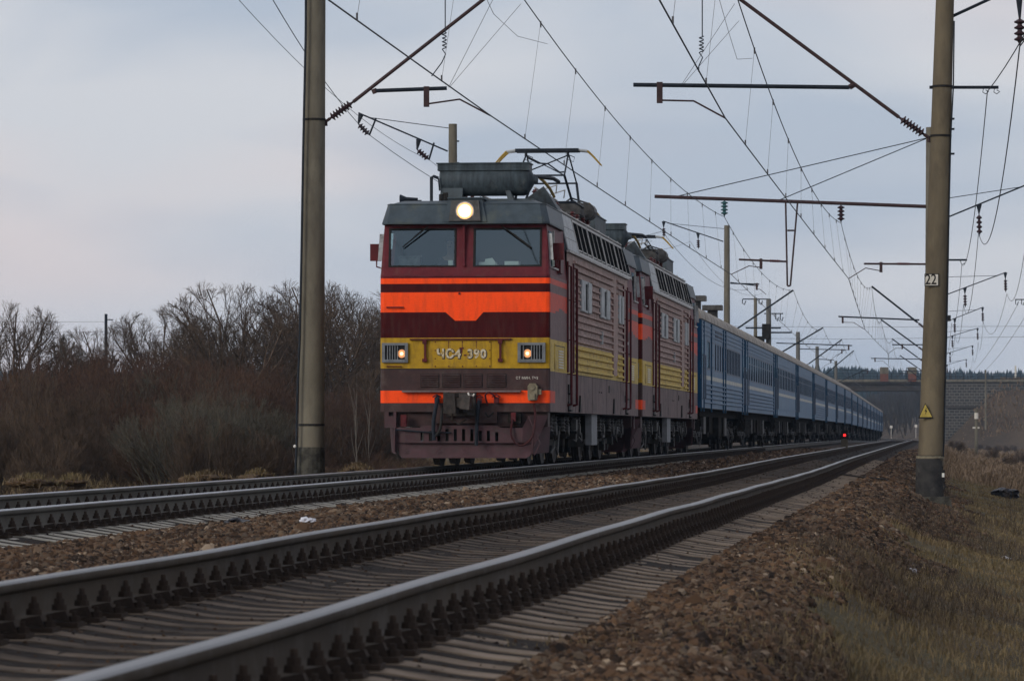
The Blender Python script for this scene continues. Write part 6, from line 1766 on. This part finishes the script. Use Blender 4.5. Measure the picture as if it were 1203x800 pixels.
def make_tree(seed, lean, H, kind, mat='twig_brown'):
    rng = random.Random(seed); t = empty('bare_tree', (0, 0, 0))
    stems = [((0, 0, 0), (lean, 0, 1), H*.34, H*.020)]
    veg_mesh('trunk', branch_mesh(stems, rng, 0, .4, (), .6, .1), 'bark').parent = t
    top = Vector((lean, 0, 1)).normalized()*H*.32
    limbs = []
    nl = 11 if kind == 'round' else 8
    for k in range(nl):
        a = 6.283*k/nl+rng.uniform(-.3, .3); tilt = rng.uniform(.25, 1.15) if kind == 'round' else rng.uniform(.15, .5)
        limbs.append((tuple(top*rng.uniform(.45, 1.0)), (math.sin(tilt)*math.cos(a)+lean*.5, math.sin(tilt)*math.sin(a), math.cos(tilt)), H*rng.uniform(.62, .85), H*.0125))
    cz = .60*H; rx = .44*H if kind == 'round' else .30*H; rz = .40*H; cx_ = lean*H*.6
    env = lambda p: math.sqrt(((p.x-cx_)/rx)**2+(p.y/rx)**2+((p.z-cz)/rz)**2) if p.z > cz else math.hypot(p.x-cx_, p.y)/rx
    veg_mesh('crown', branch_mesh(limbs, rng, 3, .80, (8, 8, 7), .50, .12, .13, .0095, env=env), mat).parent = t
    return t
def make_shrub(seed, H, Wd, mat, nst=34, twig=.0068):
    rng = random.Random(seed); t = empty('bare_shrub', (0, 0, 0)); st = []
    for k in range(nst):
        a = rng.uniform(0, 6.283); rr = Wd*.22*math.sqrt(rng.random()); tilt = rng.uniform(.05, .85)*Wd/H
        st.append(((rr*math.cos(a), rr*math.sin(a), 0), (math.tan(tilt)*math.cos(a), math.tan(tilt)*math.sin(a), 1), H*rng.uniform(.8, 1.15), .017))
    env = lambda p: math.sqrt((p.x/(Wd*.62))**2+(p.y/(Wd*.62))**2+(max(0, p.z-H*.25)/(H*.75))**2)
    veg_mesh('stems', branch_mesh(st, rng, 2, .62, (7, 12), .38, .30, .13, twig, env=env), mat).parent = t
    return t
CH = {}
def put(src, x, Y, s, sz, rz, label, group, name=None, z=None):
    if src.name not in CH: CH[src.name] = True; o = src
    else: o = copy_tree(src)
    o.location = (x, Y, float(G(x, Y))-.08 if z is None else z); o.scale = (s, s, s*sz); o.rotation_euler = (0, 0, rz); tag(o, label, group[0], group[1]); return o
rng = random.Random(77)
TR = [make_tree(11, .10, 7, 'round'), make_tree(23, -.25, 7, 'round', 'twig_brown'), make_tree(31, .05, 7, 'tall', 'twig_grey')]
gT = ('tree', 'bare trees behind the left verge')
trees = [(5, 352, 0, 165, 'bare tree cut by the left edge of the view'), (60, 385, 2, 170, 'bare tree low between the leftmost tree and the red bushes'), (185, 346, 0, 172, 'tall bare tree right of the thin mast'), (243, 358, 2, 178, 'slender bare tree in the middle of the left thicket'),
         (298, 342, 1, 165, 'bare tree with many fine twigs left of the concrete pole'), (335, 356, 0, 180, 'dark bare tree partly behind the left concrete pole'), (398, 340, 1, 168, 'big rounded bare tree between the concrete pole and the locomotive'), (436, 348, 0, 185, 'bare tree touching the left side of the locomotive'), (360, 352, 2, 190, 'slim bare tree directly behind the concrete pole'), (140, 372, 1, 176, 'short bare tree beside the thin mast'), (272, 356, 0, 188, 'bare tree behind the fine-twigged one'), (425, 350, 2, 200, 'thin bare tree behind the rounded one')]
for k, (px, ytop, s, Y, lab) in enumerate(trees):
    x = (px-601.5)*Y/FPX; zg = float(G(x, Y)); ht = P(0, ytop, Y)[2]-zg
    put(TR[s], x, Y, ht/7.0*(1.08 if px > 280 else .97 if px > 100 else 1.02), 1.0, (0 if s == 1 else rng.uniform(0, 6.28)), lab, gT)
SH = [make_shrub(5, 3.4, 3.6, 'twig_red', 44), make_shrub(6, 3.0, 4.2, 'twig_grey', 60, .0065), make_shrub(7, 3.2, 2.6, 'twig_brown', 40), make_shrub(8, 3.6, 3.2, 'twig_red', 44)]
gS = ('shrub', 'bare shrubs of the left thicket')
zones = {0: 'far left', 1: 'left of the thin mast', 2: 'below the tall bare trees', 3: 'left of the concrete pole', 4: 'between the pole and the locomotive'}
cnt = {}
shr = []
for Y, y_top, step, src_w in ((150, 408, 28, (0, 3, 2, 0)), (128, 425, 30, (0, 3, 1, 2)), (108, 452, 34, (0, 2, 3, 2)), (96, 485, 44, (0, 2, 3, 2))):
    px = -25.
    while px < 452:
        base = y_top+ (18 if px > 330 else 0)+(26 if px > 400 and Y < 140 else 0)+rng.uniform(-15, 22)+8*math.sin(px*.022+1)-12*(60 < px < 200 and Y == 150)
        if 330 < px: base += (12 if Y > 120 else 22)
        shr.append((px+rng.uniform(-8, 8), base, rng.choice(src_w), Y+rng.uniform(-6, 6))); px += step
shr += [(250, 446, 1, 100), (222, 455, 1, 97), (285, 462, 1, 99)]
sides = ['front', 'middle', 'back', 'rear']
for k, (px, yt, s, Y) in enumerate(shr):
    x = (px-601.5)*Y/FPX; zg = float(G(x, Y)); ht = max(.8, P(0, yt, Y)[2]-zg); H0 = (3.4, 3.0, 3.2, 3.6)[s]
    zone = zones[0 if px < 60 else 1 if px < 120 else 2 if px < 240 else 3 if px < 352 else 4]
    row = 'in the front row' if Y < 103 else 'in the second row' if Y < 118 else 'in the third row' if Y < 139 else 'in the back row'
    col = {0: 'reddish', 3: 'reddish', 1: 'grey-green rounded', 2: 'brown'}[s]
    sc = ht/H0; put(SH[s], x, Y, sc*1.0 if sc > .8 else .8, 1.0 if sc > .8 else sc/.8, rng.uniform(0, 6.28), '%s bare shrub %s, %s' % (col, row, zone), gS)
# pale thin saplings in front of the brush
sp_ = MB(); 
rs = random.Random(4)
VFp = branch_mesh([((0, 0, 0), (.05, 0, 1), 2.6, .022)], rs, 1, .5, (9,), .35, .3, .05, .007)
sap = empty('sapling', (0, 0, 0)); veg_mesh('stem', VFp, 'twig_pale').parent = sap
for px, Y, h, lab in ((420, 100, 1.0, 'pale slender sapling left of the locomotive'), (434, 104, .9, 'second pale sapling touching the locomotive edge'), (251, 110, .9, 'pale sapling in front of the grey-green shrub'), (345, 96, .8, 'pale sapling just left of the concrete pole')):
    x = (px-601.5)*Y/FPX; put(sap, x, Y, h, 1, rs.uniform(0, 6), lab, ('sapling', 'pale saplings in the thicket'))
# right side: scrub on the low ground and at the embankment foot
gR = ('shrub', 'low scrub on the right of the line')
labs = ['low brown scrub left of the banded post', 'low scrub clump right of the banded post', 'scrub at the foot of the bridge embankment', 'scrub high on the bridge embankment', 'scrub near the right edge of the view', 'scrub by the thin mast', 'wispy scrub before the stone abutment', 'small scrub tuft near the right edge', 'scrub halfway up the embankment', 'scrub beside the abutment']
for k, (px, Y, h) in enumerate(((1128, 300, 1.0), (1165, 280, .9), (1172, 560, 1.2), (1190, 600, 1.2), (1199, 260, 1.1), (1160, 590, 1.1), (1120, 420, 1.2), (1186, 230, .8), (1181, 590, 1.2), (1150, 600, 1.2))):
    x = (px-601.5)*Y/FPX; put(SH[2], x, Y, h/3.2*1.4, .8, rng.uniform(0, 6), labs[k], gR)
# thin dead stalks on the near right slope
st_ = MB(); rs = random.Random(9)
VFs = branch_mesh([((rs.uniform(-.1, .1), rs.uniform(-.1, .1), 0), (rs.uniform(-.2, .2), 0, 1), rs.uniform(.35, .6), .0035) for k in range(7)], rs, 1, .5, (4,), .35, .3, .08, .0016)
stk = empty('dead_stalks', (0, 0, 0)); veg_mesh('stem', VFs, 'weed_dark').parent = stk
for px, Y, s, lab in ((1012, 25, .55, 'dark dead stalks in the grass at lower right, left clump'), (1050, 24, .5, 'dark dead stalks in the grass at lower right, right clump'), (1190, 60, 1.5, 'tall dead stalk in the grass near the right edge')):
    x = (px-601.5)*Y/FPX; put(stk, x, Y, s, 1, rs.uniform(0, 6), lab, ('dead plant', 'dead stalks on the right slope'))

# far-off conifer wood on the ridge
def far_wood():
    rg = np.random.default_rng(12); n = 13000
    Y = 1500+1100*rg.random(n)**.8; X = (rg.random(n)*2-1)*(Y*.19)+ .06*Y
    z = G(X, Y, False); n = len(X)
    h = 12+3.5*rg.random(n)+3*fbm(X*.01, Y*.004, 91); h = h*np.where(rg.random(n) < .06, 1.12, 1)
    Vs = []; Fs = []; k = 6
    tiers = ((.05, 3.0), (.40, 2.2), (.42, 2.7), (.70, 1.2), (.72, 1.5), (1.0, .05))
    ang = np.arange(k)*2*np.pi/k
    V = np.zeros((n, len(tiers), k, 3))
    for t, (f, r) in enumerate(tiers):
        rr = r*.68*(.7+.6*rg.random((n, k)))
        V[:, t, :, 0] = X[:, None]+rr*np.cos(ang)[None]; V[:, t, :, 1] = Y[:, None]+rr*np.sin(ang)[None]; V[:, t, :, 2] = (z+h*f)[:, None]
    base = np.arange(n)[:, None, None]*(len(tiers)*k); F = []
    for t in range(len(tiers)-1):
        for j in range(k):
            F.append([t*k+j, t*k+(j+1) % k, (t+1)*k+(j+1) % k, (t+1)*k+j])
    F = (np.array(F)[None]+base).reshape(-1, 4)
    o = npmesh('far_wood', V.reshape(-1, 3), F, 'conifer', 4); tag(o, 'dark spruce wood along the hazy horizon', 'forest', kind='stuff')
far_wood()
# leafless wood seen through the bridge opening and behind the left thicket
def bare_wood(name, n, Yr, Xf_, hr, label, seed, mat='far_twigs', rr_=.10):
    rg = random.Random(seed); Vs = []; Fs = []
    for q in range(n):
        Y = rg.uniform(*Yr); X = Xf_(Y, rg); h = rg.uniform(*hr); zg = float(G(X, Y, False))
        for s in range(16):
            a = rg.uniform(0, 6.28); w = h*.28*rg.random(); z0 = rg.uniform(.0, .5)*h; i = len(Vs); dx, dy = math.cos(a)*w, math.sin(a)*w; r = rr_ if s else rr_*1.6
            z1 = z0+h*rg.uniform(.3, .55)
            Vs += [(X+dx*.2-r, Y+dy*.2, zg+z0), (X+dx*.2+r, Y+dy*.2, zg+z0), (X+dx+r*.2, Y+dy, zg+z1), (X+dx-r*.2, Y+dy, zg+z1), (X+dx*.2, Y+dy*.2+r, zg+z0), (X+dx, Y+dy+r*.2, zg+z1)]
            Fs += [(i, i+1, i+2, i+3), (i+1, i+4, i+5, i+2), (i+4, i, i+3, i+5)]
    o = npmesh(name, np.array(Vs), np.array(Fs), mat, 4); tag(o, label, 'woods', kind='stuff')
bare_wood('far_thicket', 1500, (760, 1250), lambda Y, r: XF(Y)-6-r.random()*70 if r.random() < .6 else XN(Y)+7+r.random()*50, (6, 11), 'bluish leafless wood seen through the bridge opening', 1)
bare_wood('left_wood', 900, (300, 620), lambda Y, r: (-.135+r.random()*.11)*Y, (4.5, 8.5), 'distant leafless brush closing the gaps behind the left thicket', 2)
bare_wood('embankment_brush', 3200, (617, 640), lambda Y, r: 74+r.random()*47, (.3, .8), 'dry brush on the slope of the bridge embankment', 3, 'brush_brown', .05)

# ================================================================ haze
hz = MB(); hz.box(-2400, 2700, -60, 3100, -6, 75)
ho = hz.build('haze', 'black', None)
hm = bpy.data.materials.new('haze_mat'); hm.use_nodes = True; t = hm.node_tree; t.nodes.clear()
o_ = t.nodes.new('ShaderNodeOutputMaterial'); pv = t.nodes.new('ShaderNodeVolumePrincipled')
pv.inputs['Density'].default_value = .00012; pv.inputs['Color'].default_value = (.50, .72, 1.0, 1); pv.inputs['Anisotropy'].default_value = 0
t.links.new(pv.outputs[0], o_.inputs['Volume']); ho.data.materials.clear(); ho.data.materials.append(hm); tag(ho, kind='stuff'); ho['label'] = 'thin bluish evening haze over the whole scene'
